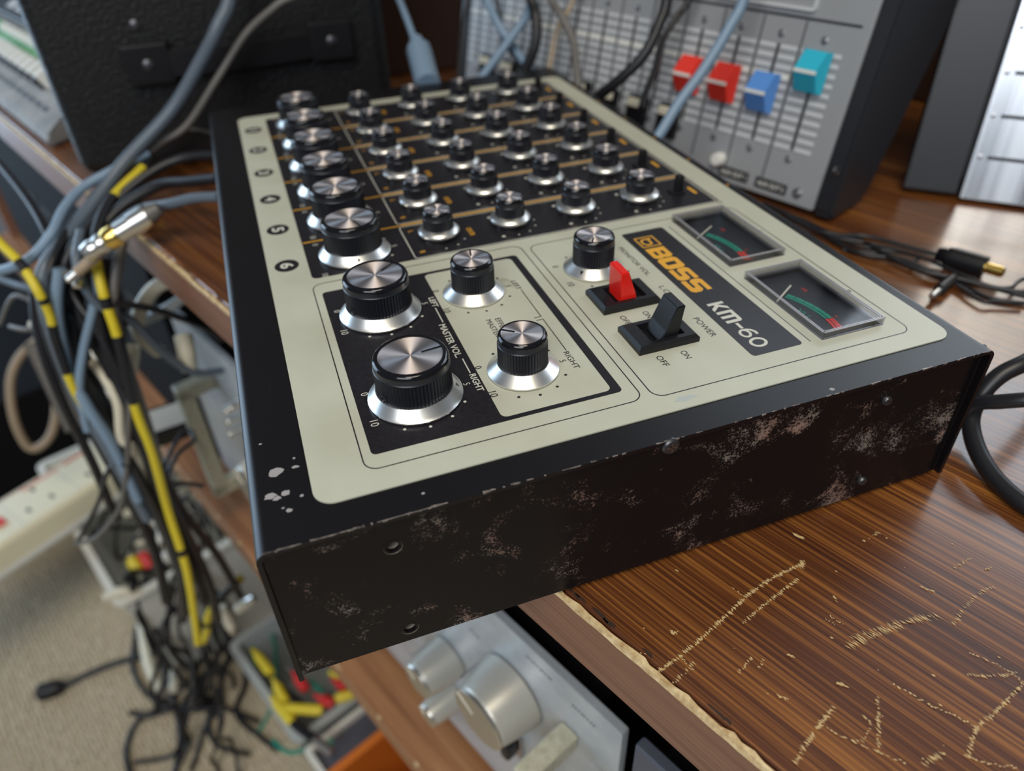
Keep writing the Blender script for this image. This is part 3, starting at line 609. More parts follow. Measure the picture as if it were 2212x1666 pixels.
M['greenc'] = mat('green_cable', (0.01, 0.22, 0.15), 0.45); M['redc'] = mat('red_cable', (0.55, 0.02, 0.02), 0.45); M['gold'] = mat('gold_plating', (0.83, 0.58, 0.16), 0.22, 1.0)
M['nickel'] = mat('nickel', (0.70, 0.68, 0.64), 0.28, 1.0)

# ---- black speaker cabinet behind the mixer
cbx = -0.0904; cab = thing('speaker_cabinet', 'black textured speaker cabinet with strap handle behind the mixer', 'speaker', (cbx - .045, 0, 0))
bm = bm_new(); box(bm, cbx - .085, cbx, -.1090, .1105, .0012, .30, .011, 4); put('cabinet_body', fin(bm, 'cabinet_body', 50), cab, None, 'tolex')
def onx(u, v, x): return atp(u, v, (x, 0, 0), Vector((1, 0, 0)))
for (u0, v0, u1, v1) in ((258, 97, 383, 172), (688, 55, 738, 112)):
    a = onx(u0, v0, cbx); c = onx(u1, v1, cbx); yc, zc = (a.y + c.y) / 2, (a.z + c.z) / 2
    bm = bm_new(); box(bm, cbx - .002, cbx + .0075, yc - .0145, yc + .0145, zc - .0125, zc + .0125, .0022, 2); h = put('handle_cap', fin(bm, 'handle_cap', 40), cab, None, 'black')
    put('cap_screw', latheme('cap_screw', [(.0038, 0), (.0036, .0008), (.002, .0016), (0, .0018)], 16), h, lookm((cbx + .0074, yc, zc), (1, 0, 0)), 'screwblack')
ya, yb = onx(320, 135, cbx), onx(713, 85, cbx)
bm = bm_new(); n = 10; pv = None
for i in range(n + 1):
    f = i / n; y = ya.y + (yb.y - ya.y) * f; z = ya.z + (yb.z - ya.z) * f - .001; x = cbx + .0035 + .006 * math.sin(math.pi * f)
    cur = [bm.verts.new((x + dx, y, z + dz_)) for dx, dz_ in ((-.0015, -.0085), (.0015, -.0075), (.0015, .0075), (-.0015, .0085))]
    if pv:
        for k in range(4): bm.faces.new((pv[k], pv[(k + 1) % 4], cur[(k + 1) % 4], cur[k]))
    else: bm.faces.new(cur)
    pv = cur
bm.faces.new(pv); put('strap_handle', fin(bm, 'strap_handle', 40), cab, None, 'black')
p = onx(292, 55, cbx); put('cap_screw', latheme('cap_screw', [(.0036, 0), (.0034, .001), (.002, .0018), (0, .002)], 16), cab, lookm((cbx - .0003, p.y, p.z), (1, 0, 0)), 'screwblack')

# ---- grey sloped keyboard mixer at the far left end of the desk
gm = thing('small_console', 'grey sloped console with white keys and a green strip at the far desk end', 'console', desk(-.75, .08, 0))
bm = bm_new(); sec = [(.008, 0.0005), (.008, .009), (.012, .012), (.120, .066), (.135, .066), (.135, .0005)]
A = [bm.verts.new((-.545 - (.0 if d < .02 else (d - .012) * .55), d, z)) for d, z in sec]; B = [bm.verts.new((-1.0, d, z)) for d, z in sec]
for i in range(6): bm.faces.new((A[i], A[(i + 1) % 6], B[(i + 1) % 6], B[i]))
bm.faces.new(A); bm.faces.new(B[::-1]); bmesh.ops.bevel(bm, geom=bm.edges[:], offset=.0025, segments=2, affect='EDGES'); M['dustygrey'] = mat('dusty_grey_case', (0.24, 0.235, 0.23), 0.6, var=(45, (0.19, 0.19, 0.19), (0.31, 0.30, 0.28)))
put('case', fin(bm, 'case', 40), gm, FT, 'dustygrey')
SL = math.atan2(.054, .108)
def slope(t, s): return FT @ Matrix.Translation((t, .012 + s * math.cos(SL), .012 + s * math.sin(SL))) @ Matrix.Rotation(SL, 4, 'X')
key = boxme('white_key', -.0040, .0040, -.007, .007, 0, .014, .0015, 2); bkey = boxme('black_key', -.0038, .0038, -.008, .006, 0, .010, .001, 2); sl = boxme('slot', -.006, .006, -.0022, .0022, -.0005, .0006)
for i in range(9):
    t = -.612 - i * .019; put('white_key', key, gm, slope(t - .008, .033), 'white'); put('black_key', bkey, gm, slope(t - .0175, .031), 'black'); put('slot', sl, gm, slope(t + .022, .012), 'black')
M['pcb'] = mat('green_strip', (0.06, 0.30, 0.07), 0.45, var=(90, (0.04, 0.22, 0.05), (0.12, 0.42, 0.10)))
put('green_strip', boxme('green_strip', -.98, -.640, -.008, .008, 0, .004, .0008, 1), gm, slope(0, .051), 'pcb')
for i in range(10): put('button_cap', boxme('button_cap', -.005, .005, -.004, .004, 0, .009, .001, 1), gm, slope(-.652 - i * .018, .053), 'white')
put('dark_strip', boxme('dark_strip', -.98, -.665, -.013, .013, 0, .008, .001, 1), gm, slope(0, .078), 'black')
for i in range(6): put('label_tag', boxme('label_tag', -.010, .010, -.005, .005, .008, .0086), gm, slope(-.70 - i * .03, .078), 'lightgrey')
bb = boxme('wooden_box', -1.05, -.70, .20, .34, .0005, .22, .003, 2); tag(put('wooden_box', bb, None, FT, 'deskedge'), 'orange brown wooden box behind the grey console at the far left', 'box')

M['matteblack'] = mat('dusty_matte_black', (0.006, 0.006, 0.007), 0.8, spec=0.12)
tag(put('added_shade_case', boxme('added_shade_case', -.62, -.25, .125, .30, .0005, .24, .003, 2), None, None, 'wall'), 'added dark brown case standing in for the shade between speaker cabinet and grey console', 'case')  # added block whose dark brown stands in for shade over the desk here
tag(put('added_shade_board', boxme('added_shade_board', -.30, -.02, .535, .555, .0005, .20, .002, 1), None, FT, 'wall'), 'added dark red-brown board standing in for the shaded gap between grey console and equalizer', 'board')  # added board, dark colour keeps this gap as deep as shade
# ---- grey fader console standing behind the mixer
ps, th = math.radians(21), math.radians(78); ca = Vector((math.cos(ps), math.sin(ps), 0)); cu_ = Vector((-ca.y, ca.x, 0)) * math.cos(th) + Vector((0, 0, math.sin(th))); cn = ca.cross(cu_)
CQ = atz(1755, 458, .004); FC = frame(ca, cu_, cn, CQ)
con = thing('mixing_console', 'grey fader console with coloured fader caps standing behind the mixer', 'console', CQ + ca * -.16)
put('console_panel', boxme('console_panel', -.325, -.0006, .0, .21, -.014, 0.0, .0015, 2), con, FC, 'greypaint')
bm = bm_new(); pol = [(-.0028, -.002), (.001, .0012), (.21, .0012), (.21, -.080), (.10, -.062), (.012, -.038), (.0048, -.030)]
A = [bm.verts.new((0, y, z)) for y, z in pol]; B = [bm.verts.new((.011, y, z)) for y, z in pol]
for i in range(7): bm.faces.new((A[i], A[(i + 1) % 7], B[(i + 1) % 7], B[i]))
bm.faces.new(A[::-1]); bm.faces.new(B); bmesh.ops.bevel(bm, geom=bm.edges[:], offset=.0018, segments=2, affect='EDGES')
ck = put('side_cheek', fin(bm, 'side_cheek', 40), con, FC, 'cheek')
q = atp(1805, 370, CQ + ca * .011, ca); put('cheek_screw', latheme('cheek_screw', [(.0032, 0), (.003, .0008), (.0012, .0014), (.001, .0006), (0, .0006)], 16), ck, lookm(q, ca), 'screwblack')
put('side_cheek', boxme('side_cheek', -.336, -.3255, .008, .21, -.04, .001, .0015, 2), con, FC, 'cheek')
put('console_back', boxme('console_back', -.325, -.0006, .009, .21, -.04, -.0145, .001, 1), con, FC, 'cheek')
slot = boxme('fader_slot', -.0007, .0007, .029, .081, -.0002, .0003); tick = boxme('scale_tick', -.0052, .0052, -.0011, .0011, 0, .0004, .0002, 1); tickb = boxme('scale_bar', -.0052, .0052, -.0016, .0016, 0, .0006, .0003, 1)
scw = latheme('fader_screw', [(.0020, 0), (.0019, .0007), (.0008, .0011), (.0007, .0004), (0, .0004)], 14)
dvl = boxme('channel_groove', -.0004, .0004, .010, .094, -.0001, .0002)
def capme():
    bm = bm_new(); w, l = .0088, .0105; h = .0085
    pr_ = [(-l, 0), (-l, .0022), (-.0010, .0088), (0, .0083), (.0010, .0088), (l, .0022), (l, 0)]
    A = [bm.verts.new((-w, y, z)) for y, z in pr_]; B = [bm.verts.new((w, y, z)) for y, z in pr_]
    A2 = [v for v in A]; 
    for i in (1, 2, 3, 4, 5): A[i].co.x += .0022; B[i].co.x -= .0022
    for i in range(7): bm.faces.new((A[i], A[(i + 1) % 7], B[(i + 1) % 7], B[i]))
    bm.faces.new(A[::-1]); bm.faces.new(B); return fin(bm, 'fader_cap', 20)
capm = {c: capme() for c in ('cyan', 'bluecap', 'redcap', 'white')}
linem = boxme('cap_line', -.0066, .0066, -.0009, .0009, .0078, .0089)
CAPY = {0: ('cyan', .0705), 1: ('bluecap', .0552), 2: ('redcap', .0555), 3: ('redcap', .0553)}
for k in range(12):
    x = -.0237 - .0262 * k; Mk = FC @ Matrix.Translation((x, 0, 0)); put('fader_slot', slot, con, Mk, 'black')
    for y in (.0238, .0862): put('fader_screw', scw, con, Mk @ Matrix.Translation((0, y, 0)), 'steel')
    put('channel_groove', dvl, con, Mk @ Matrix.Translation((-.0131, 0, 0)), 'cheek')
    for r in range(11):
        y = .0295 + .005 * r
        for s in (-1, 1): put('scale_bar' if r == 7 and k else 'scale_tick', tickb if r == 7 and k else tick, con, Mk @ Matrix.Translation((s * .0066, y, 0)), 'white' if r == 7 and k else 'lightgrey')
    if k in CAPY:
        c, y = CAPY[k]; f = put('fader_cap', capm[c], con, Mk @ Matrix.Translation((-.0010, y, .0015)), c); put('cap_line', linem, f, WM[f], 'white')
put('panel_groove', boxme('panel_groove', -.32, -.006, .0945, .0957, -.0001, .0003), con, FC, 'cheek')
put('display_frame', plate('display_frame', ring_line(-.098, -.0335, .0985, .16, .002, .0016), 0, .0016), con, FC, 'lightgrey')
for k in (0, 1):
    x = -.0298 - .0262 * k; lb = put('name_label', boxme('name_label', x - .0105, x + .0105, .0036, .0096, 0, .0004), con, FC, 'cheek'); put('lettering', text_me(('AUX OUT 2', 'AUX OUT 1')[k], .0026, .02, .0175), lb, FC @ Matrix.Translation((x, .0053, .0005)), 'white')
put('fader_screw', latheme('panel_screw', [(.0030, 0), (.0028, .001), (.0012, .0016), (.001, .0006), (0, .0006)], 14), con, FC @ Matrix.Translation((-.012, .0075, 0)), 'steel')
put('push_button', latheme('push_button', [(.0042, 0), (.0042, .004), (.0034, .0058), (0, .0062)], 16), con, FC @ Matrix.Translation((-.0676, .0125, 0)), 'white')
for k in range(8):
    x = -.1115 - .0262 * k; pb = put('push_button', boxme('push_button', x - .008, x + .008, .016, .036, 0, .005, .0012, 2), con, FC, 'black'); put('button_top', boxme('button_top', x - .006, x + .006, .029, .0345, .005, .0075, .0008, 1), pb, FC, 'cream_cable')

# ---- steel-fronted rack unit at the right
ps2, th2 = math.radians(46), math.radians(76); da = Vector((math.cos(ps2), math.sin(ps2), 0)); du = Vector((-da.y, da.x, 0)) * math.cos(th2) + Vector((0, 0, math.sin(th2))); DQ = Vector((.1628, .3907, 0)); FD = frame(da, du, da.cross(du), DQ)
eq = thing('equalizer', 'dark equalizer with brushed steel front panel standing at the right', 'equalizer', DQ + da * .1)
put('case', boxme('case', -.030, .30, .012, .13, -.04, -.003, .002, 2), eq, FD, 'cheek')
put('end_cheek', boxme('end_cheek', -.0315, -.0022, .003, .13, -.006, .0015, .0012, 2), eq, FD, 'cheek')
ef = put('steel_front', boxme('steel_front', -.001, .30, .0016, .13, -.003, .004, .0008, 2), eq, FD, 'silver')
for r in range(5):
    y = .0254 + .0223 * r
    put('panel_screw', latheme('panel_screw', [(.0014, 0), (.0012, .0007), (0, .001)], 12), ef, FD @ Matrix.Translation((.0030, y, .004)), 'steel')
    put('panel_slot', boxme('panel_slot', .0068, .16, y - .0009, y + .0009, .0036, .0047), ef, FD, 'black')
for k in range(6): put('panel_seam', boxme('panel_seam', .010 + .018 * k, .0103 + .018 * k,   .024, .125, .0037, .0041), ef, FD, 'steel')

# ---- cables behind and around the mixer; (u, v, depth) marks along each run
def run(pts):
    P = [at(*p) for p in pts]
    if pts[0][1] < 0:                                   # carries on above the picture
        d = (P[0] - P[1]).normalized(); P = [P[0] + d * .12 + TN * .07 + Vector((0, 0, .16)), P[0] + d * .05 + TN * .012 + Vector((0, 0, .03))] + P
    return P
cable('instrument_cable', run([(500, -40, .44), (470, 60, .445), (430, 140, .455), (370, 240, .465), (270, 350, .465), (180, 470, .45), (95, 585, .425), (110, 700, .44), (165, 850, .47), (230, 960, .49), (320, 1120, .54)]), .0042, 'bluegrey', 'thick blue-grey cable sweeping down past the speaker cabinet', n=12)
cable('instrument_cable', run([(660, -40, .45), (600, 10, .452), (530, 75, .46), (470, 170, .465), (405, 270, .475), (345, 310, .475), (270, 370, .468), (190, 430, .455)]), .0024, 'greycable', 'thin brown-grey cable in front of the speaker cabinet handle')
cable('patch_cable', run([(850, -30, .52), (875, 30, .51), (895, 85, .50), (905, 110, .495)]), .0024, 'paleblue', 'blue-grey cable with moulded plug behind the mixer')
pg = at(905, 108, .495); pe = at(925, 185, .475); bm = bm_new(); tube(bm, [pg, pg.lerp(pe, .25), pe], .0085, 10, 1); tube(bm, [pg - (pe - pg) * .3, pg], .0045, 8, 1)
tag(put('cable_plug', fin(bm, 'cable_plug', 45), None, None, 'paleblue'), 'fat blue-grey moulded plug at the far edge of the mixer', 'plug')
C7 = [('strap_cable', [(1040, -30, .53), (1075, 50, .53), (1115, 110, .53), (1145, 150, .525), (1165, 175, .52)], .0031, 'paleblue', 'pale blue cable crossing another before the grey console, leaning right'),
 ('strap_cable', [(1150, -30, .51), (1140, 30, .512), (1120, 60, .515), (1080, 115, .52), (1040, 168, .525), (1020, 190, .525)], .0031, 'paleblue', 'pale blue cable crossing another before the grey console, leaning left'),
 ('jack_cable', [(1140, -30, .49), (1158, 40, .49), (1155, 100, .495), (1130, 160, .505), (1105, 195, .51)], .0036, 'rubber', 'thick black cable looping down to the far corner of the mixer'),
 ('jack_cable', [(1175, -30, .48), (1210, 30, .478), (1238, 90, .478), (1247, 165, .475), (1252, 200, .475)], .0026, 'greycable', 'grey cable hanging to the mixer rim beside its far corner'),
 ('jack_cable', [(1445, -30, .42), (1425, 50, .425), (1390, 120, .43), (1335, 175, .44), (1290, 210, .455), (1270, 230, .46)], .0034, 'rubber', 'black cable curving in front of the faders to the mixer rear'),
 ('jack_cable', [(1500, -30, .425), (1460, 40, .43), (1430, 90, .43), (1415, 150, .425), (1395, 200, .42), (1385, 235, .415)], .0020, 'rubber', 'thin black cable beside the thick one before the console faders'),
 ('jack_cable', [(1615, -30, .385), (1575, 60, .39), (1520, 150, .395), (1465, 225, .397), (1425, 290, .398), (1400, 320, .398)], .0030, 'paleblue', 'blue-grey cable slanting across the red fader caps'),
 ('thin_lead', [(1010, -30, .53), (1000, 60, .53), (990, 190, .525)], .0016, 'rubber', 'thin black lead hanging beside the console left end'),
 ('thin_lead', [(1245, -20, .49), (1205, 60, .495), (1190, 130, .50), (1180, 190, .505)], .0018, 'beige', 'thin olive lead hanging over the console fader scales'),
 ('thin_lead', [(1070, -20, .545), (1090, 90, .54), (1170, 190, .52)], .0016, 'rubber', 'thin black lead drooping between the crossed blue cables')]
for nme, pts, r, m, lab in C7: cable(nme, run(pts), r, m, lab)

# ---- mains cable looping out of the mixer's rear
cable('mains_cable', run([(2060, 905, .27), (2110, 873, .262), (2160, 868, .256), (2230, 862, .25), (2300, 850, .25), (2450, 835, .26), (2650, 850, .29), (2900, 880, .32)]), .0026, 'rubber', 'black mains cable leaving the mixer horizontally at the right edge', n=12)
cable('mains_cable', [atz(2900, 560, .004), atz(2600, 620, .006), atz(2400, 680, .018), atz(2300, 730, .03), atz(2225, 778, .028), atz(2165, 808, .024), atz(2125, 846, .018), atz(2098, 900, .010), atz(2108, 965, .006), atz(2150, 1035, .0035), atz(2225, 1098, .0031), atz(2320, 1140, .0031), atz(2480, 1150, .0031), atz(2700, 1080, .0031), atz(2900, 1010, .0031)], .0031, 'rubber', 'black mains cable looping on the desk beside the mixer corner', n=12)

# ---- thin adaptor leads with plugs lying on the desk
ad = [([(1660, 445), (1740, 478), (1800, 505), (1870, 510), (1960, 533), (2030, 552)], .0012), ([(1650, 440), (1760, 495), (1850, 545), (1940, 560), (2010, 590), (2080, 605), (2212, 640), (2280, 660), (2420, 690), (2600, 640), (2750, 560)], .0012),
      ([(1770, 500), (1860, 520), (1930, 560), (1990, 585), (2060, 600), (2140, 620), (2212, 632), (2280, 640), (2420, 690), (2600, 640), (2750, 560)], .0011), ([(1820, 540), (1900, 548), (1960, 565), (2050, 602), (2130, 640), (2212, 655), (2280, 660), (2420, 690), (2600, 640), (2750, 560)], .0010),
      ([(1790, 505), (1850, 530), (1940, 545), (1985, 556), (1975, 575), (2060, 612), (2120, 650), (2150, 652), (2212, 655)], .0009), ([(1700, 470), (1800, 512), (1880, 526), (1990, 556), (2120, 612), (2180, 622), (2205, 605), (2260, 590)], .0010)]
for i, (pts, r) in enumerate(ad): cable('adaptor_lead', [atz(u, v, r + .0004 + .0012 * (i % 3)) for u, v in pts], r, 'rubber', 'one strand of the thin black adaptor leads twisted together on the desk', 'lead', 'twisted adaptor leads right of the mixer')
def plug(name, a, c, prof, m, tip, label, parts=True):
    d = c - a; L_ = d.length; Mx = lookm(a, d)
    o = thing(name, label, 'plug', a); put('plug_body', latheme('plug_body', [(r, f * L_) for r, f in prof], 16), o, Mx, m); put('plug_tip', latheme('plug_tip', [(tip[0], L_ * .98), (tip[0], L_ * tip[1]), (tip[0] * .6, L_ * tip[1] + .001), (0, L_ * tip[1] + .001)], 14), o, Mx, tip[2]); return o
pa, pc = atz(2024, 548, .0058), atz(2128, 578, .0058)
plug('barrel_plug', pa, pc, [(0, 0), (.0030, 0), (.0036, .02), (.0028, .04), (.0040, .06), (.0030, .09), (.0044, .12), (.0034, .16), (.0048, .2), (.0055, .35), (.0055, 1), (0, 1)], 'black', (.0027, 1.34, 'gold'), 'black barrel power plug with gold tip on the desk')
pa, pc = atz(2062, 598, .0034), atz(2030, 626, .0034)
plug('mini_plug', pa, pc, [(0, 0), (.0018, 0), (.0026, .2), (.0028, 1), (0, 1)], 'rubber', (.0016, 1.5, 'nickel'), 'small black jack plug with silver tip in the thin leads')
# ================================================================== under the desk
M['faceplate'] = mat('pale_rack_faceplate', (0.52, 0.55, 0.57), 0.35, 0.25, var=(25, (0.44, 0.47, 0.49), (0.60, 0.62, 0.63)))
M['champagne'] = mat('champagne_knob', (0.55, 0.53, 0.47), 0.36, 0.35); M['handle'] = mat('cream_painted_handle', (0.44, 0.42, 0.32), 0.5, var=(300, (0.36, 0.34, 0.25), (0.50, 0.48, 0.37)))
M['bin'] = mat('white_polythene', (0.70, 0.70, 0.64), 0.45); M['traygrey'] = mat('cloudy_tray', (0.40, 0.43, 0.43), 0.4); M['orange'] = mat('orange_plastic', (0.62, 0.16, 0.02), 0.4)
M['ivory'] = mat('ivory_socket_plastic', (0.84, 0.79, 0.58), 0.4); M['card'] = mat('brown_cardboard', (0.42, 0.24, 0.09), 0.8); M['slate'] = mat('slate_front', (0.085, 0.09, 0.115), 0.5)
rk = thing('rack_oscillator', 'pale silver rack unit with champagne knobs on the lower shelf', 'rack unit', desk(-.23, .2, -.31))
FPL = FT @ Matrix(((1, 0, 0, 0), (0, 0, -1, .03), (0, 1, 0, 0), (0, 0, 0, 1)))      # faceplate plane: x along, y up, z to the room
put('faceplate', plate('faceplate', [rrect(-.4735, .0086, -.290, -.1135, .0012, 2), rrect(-.0075, .0020, -.1625, -.1575, .0022, 4)], -.004, 0), rk, FPL, 'faceplate')
put('body', boxme('body', -.455, -.010, .034, .36, -.296, -.125, .002, 1), rk, FT, 'black')
for t in (-.43, -.04): put('foot', boxme('foot', t - .015, t + .015, .05, .08, -.3098, -.296), rk, FT, 'rubber')
def rknob(t, z, R1, R2, h):
    k = put('tuning_knob', latheme('tuning_knob', [(R1 * .9, 0), (R1, .0012), (R1 * .99, .003), (R1 * .93, h * .45), (R2 * 1.02, h * .9), (R2 * .92, h * .97), (R2 * .9, h)], 40), rk, FPL @ Matrix.Translation((t, z, 0)), 'champagne')
    put('knob_face', latheme('knob_face', [(R2, h * .985), (R2, h), (R2 * .96, h + .0006), (0, h + .0008)], 40), k, WM[k], 'nickel')
    put('index_line', boxme('index_line', -.0003, .0003, R2 * .2, R2 * .95, h + .0006, h + .0011), k, WM[k] @ Matrix.Rotation(math.radians(60), 4, 'Z'), 'champagne')
    for a in (60,): put('index_line', boxme('index_line', -.0003, .0003, R1 * .93, R1 * 1.0, .003, h * .8), k, WM[k] @ Matrix.Rotation(math.radians(a), 4, 'Z'), 'steel')
rknob(-.0605, -.165, .0215, .0175, .024); rknob(-.1165, -.200, .0140, .0115, .024); rknob(-.1165, -.2400, .0100, .0080, .022); rknob(-.165, -.20, .013, .011, .022); rknob(-.205, -.235, .012, .010, .022); rknob(-.33, -.20, .020, .017, .024)
for t, z in ((-.127, -.268), (-.36, -.152), (-.365, -.165), (-.37, -.18), (-.345, -.14)): put('push_key', latheme('push_key', [(.0035, 0), (.0035, .012), (.003, .013), (0, .0135)], 14), rk, FPL @ Matrix.Translation((t, z, 0)), 'nickel')
def rhandle(t, za, zb, w=.0052, out=.032):
    bm = bm_new(); box(bm, t - w, t + w, za - .012, za, 0, out, .001, 1); box(bm, t - w, t + w, zb, zb + .012, 0, out, .001, 1); box(bm, t - w, t + w, zb + .002, za - .002, out - .012, out, .001, 1)
    put('rack_handle', fin(bm, 'rack_handle', 40), rk, FPL, 'handle')
rhandle(-.0204, -.148, -.262); rhandle(-.412, -.150, -.266, .006, .030)
sw = put('toggle_bezel', boxme('toggle_bezel', -.064, -.054, -.228, -.206, 0, .0025, .0006, 1), rk, FPL, 'steel'); put('toggle', boxme('toggle', -.0625, -.0555, -.222, -.208, .0025, .011, .002, 2), sw, FPL, 'black')
for (t, z, n) in ((-.02, -.128, 8), (-.05, -.124, 10), (-.094, -.150, 5)):
    bm = bm_new(); rg_ = random.Random(int(-t * 1000))
    for i in range(n): x = t + .003 * i * .6 + rg_.uniform(-.0003, .0003); bm.faces.new([bm.verts.new(p) for p in ((x, z, .0002), (x + .0012, z + .0003, .0002), (x + .001, z + .0016, .0002), (x + .0002, z + .0014, .0002))])
    put('worn_lettering', fin(bm, 'worn_lettering'), rk, FPL, 'slate')['kind'] = 'stuff'
# slate unit to its right
su = thing('slate_unit', 'dark slate equipment with round emblem under the desk at the bottom edge', 'rack unit', desk(.14, .1, -.31))
put('front', boxme('front', .0225, .27, .018, .024, -.300, -.085, .001, 1), su, FT, 'slate'); put('body', boxme('body', .030, .262, .0245, .3, -.3095, -.095), su, FT, 'black')
SUF = FT @ Matrix(((1, 0, 0, 0), (0, 0, -1, .018), (0, 1, 0, 0), (0, 0, 0, 1)))
put('emblem', plate('emblem', [circ(.036, -.118, .0055, 24), circ(.036, -.118, .0049, 24)], 0, .0003), su, SUF, 'lightgrey'); put('emblem', plate('emblem', [circ(.036, -.118, .0032, 20), circ(.036, -.118, .0026, 20)], 0, .0003), su, SUF, 'lightgrey')
put('panel_split', boxme('panel_split', .0525, .0533, -.30, -.085, 0, .0004), su, SUF, 'black'); put('red_lettering', boxme('red_lettering', .0560, .0640, -.1135, -.1105, 0, .0004), su, SUF, 'redcap')
put('body_foot', boxme('body_foot', .05, .07, .05, .08, -.31, -.3095), su, FT, 'rubber')
# black unit filling the shelf further left
bu = thing('black_amplifier', 'large black amplifier on the lower shelf behind the hanging cables', 'amplifier', desk(-.85, .2, -.31))
put('case', boxme('case', -1.2, -.50, .030, .42, -.305, -.035, .003, 2), bu, FT, 'matteblack')
for t in (-1.1, -.55): put('foot', boxme('foot', t - .02, t + .02, .05, .09, -.31, -.305), bu, FT, 'rubber')
for i in range(6): put('vent_slot', boxme('vent_slot', -.95 + .07 * i, -.90 + .07 * i, .0292, .031, -.16, -.15), bu, FT, 'black')
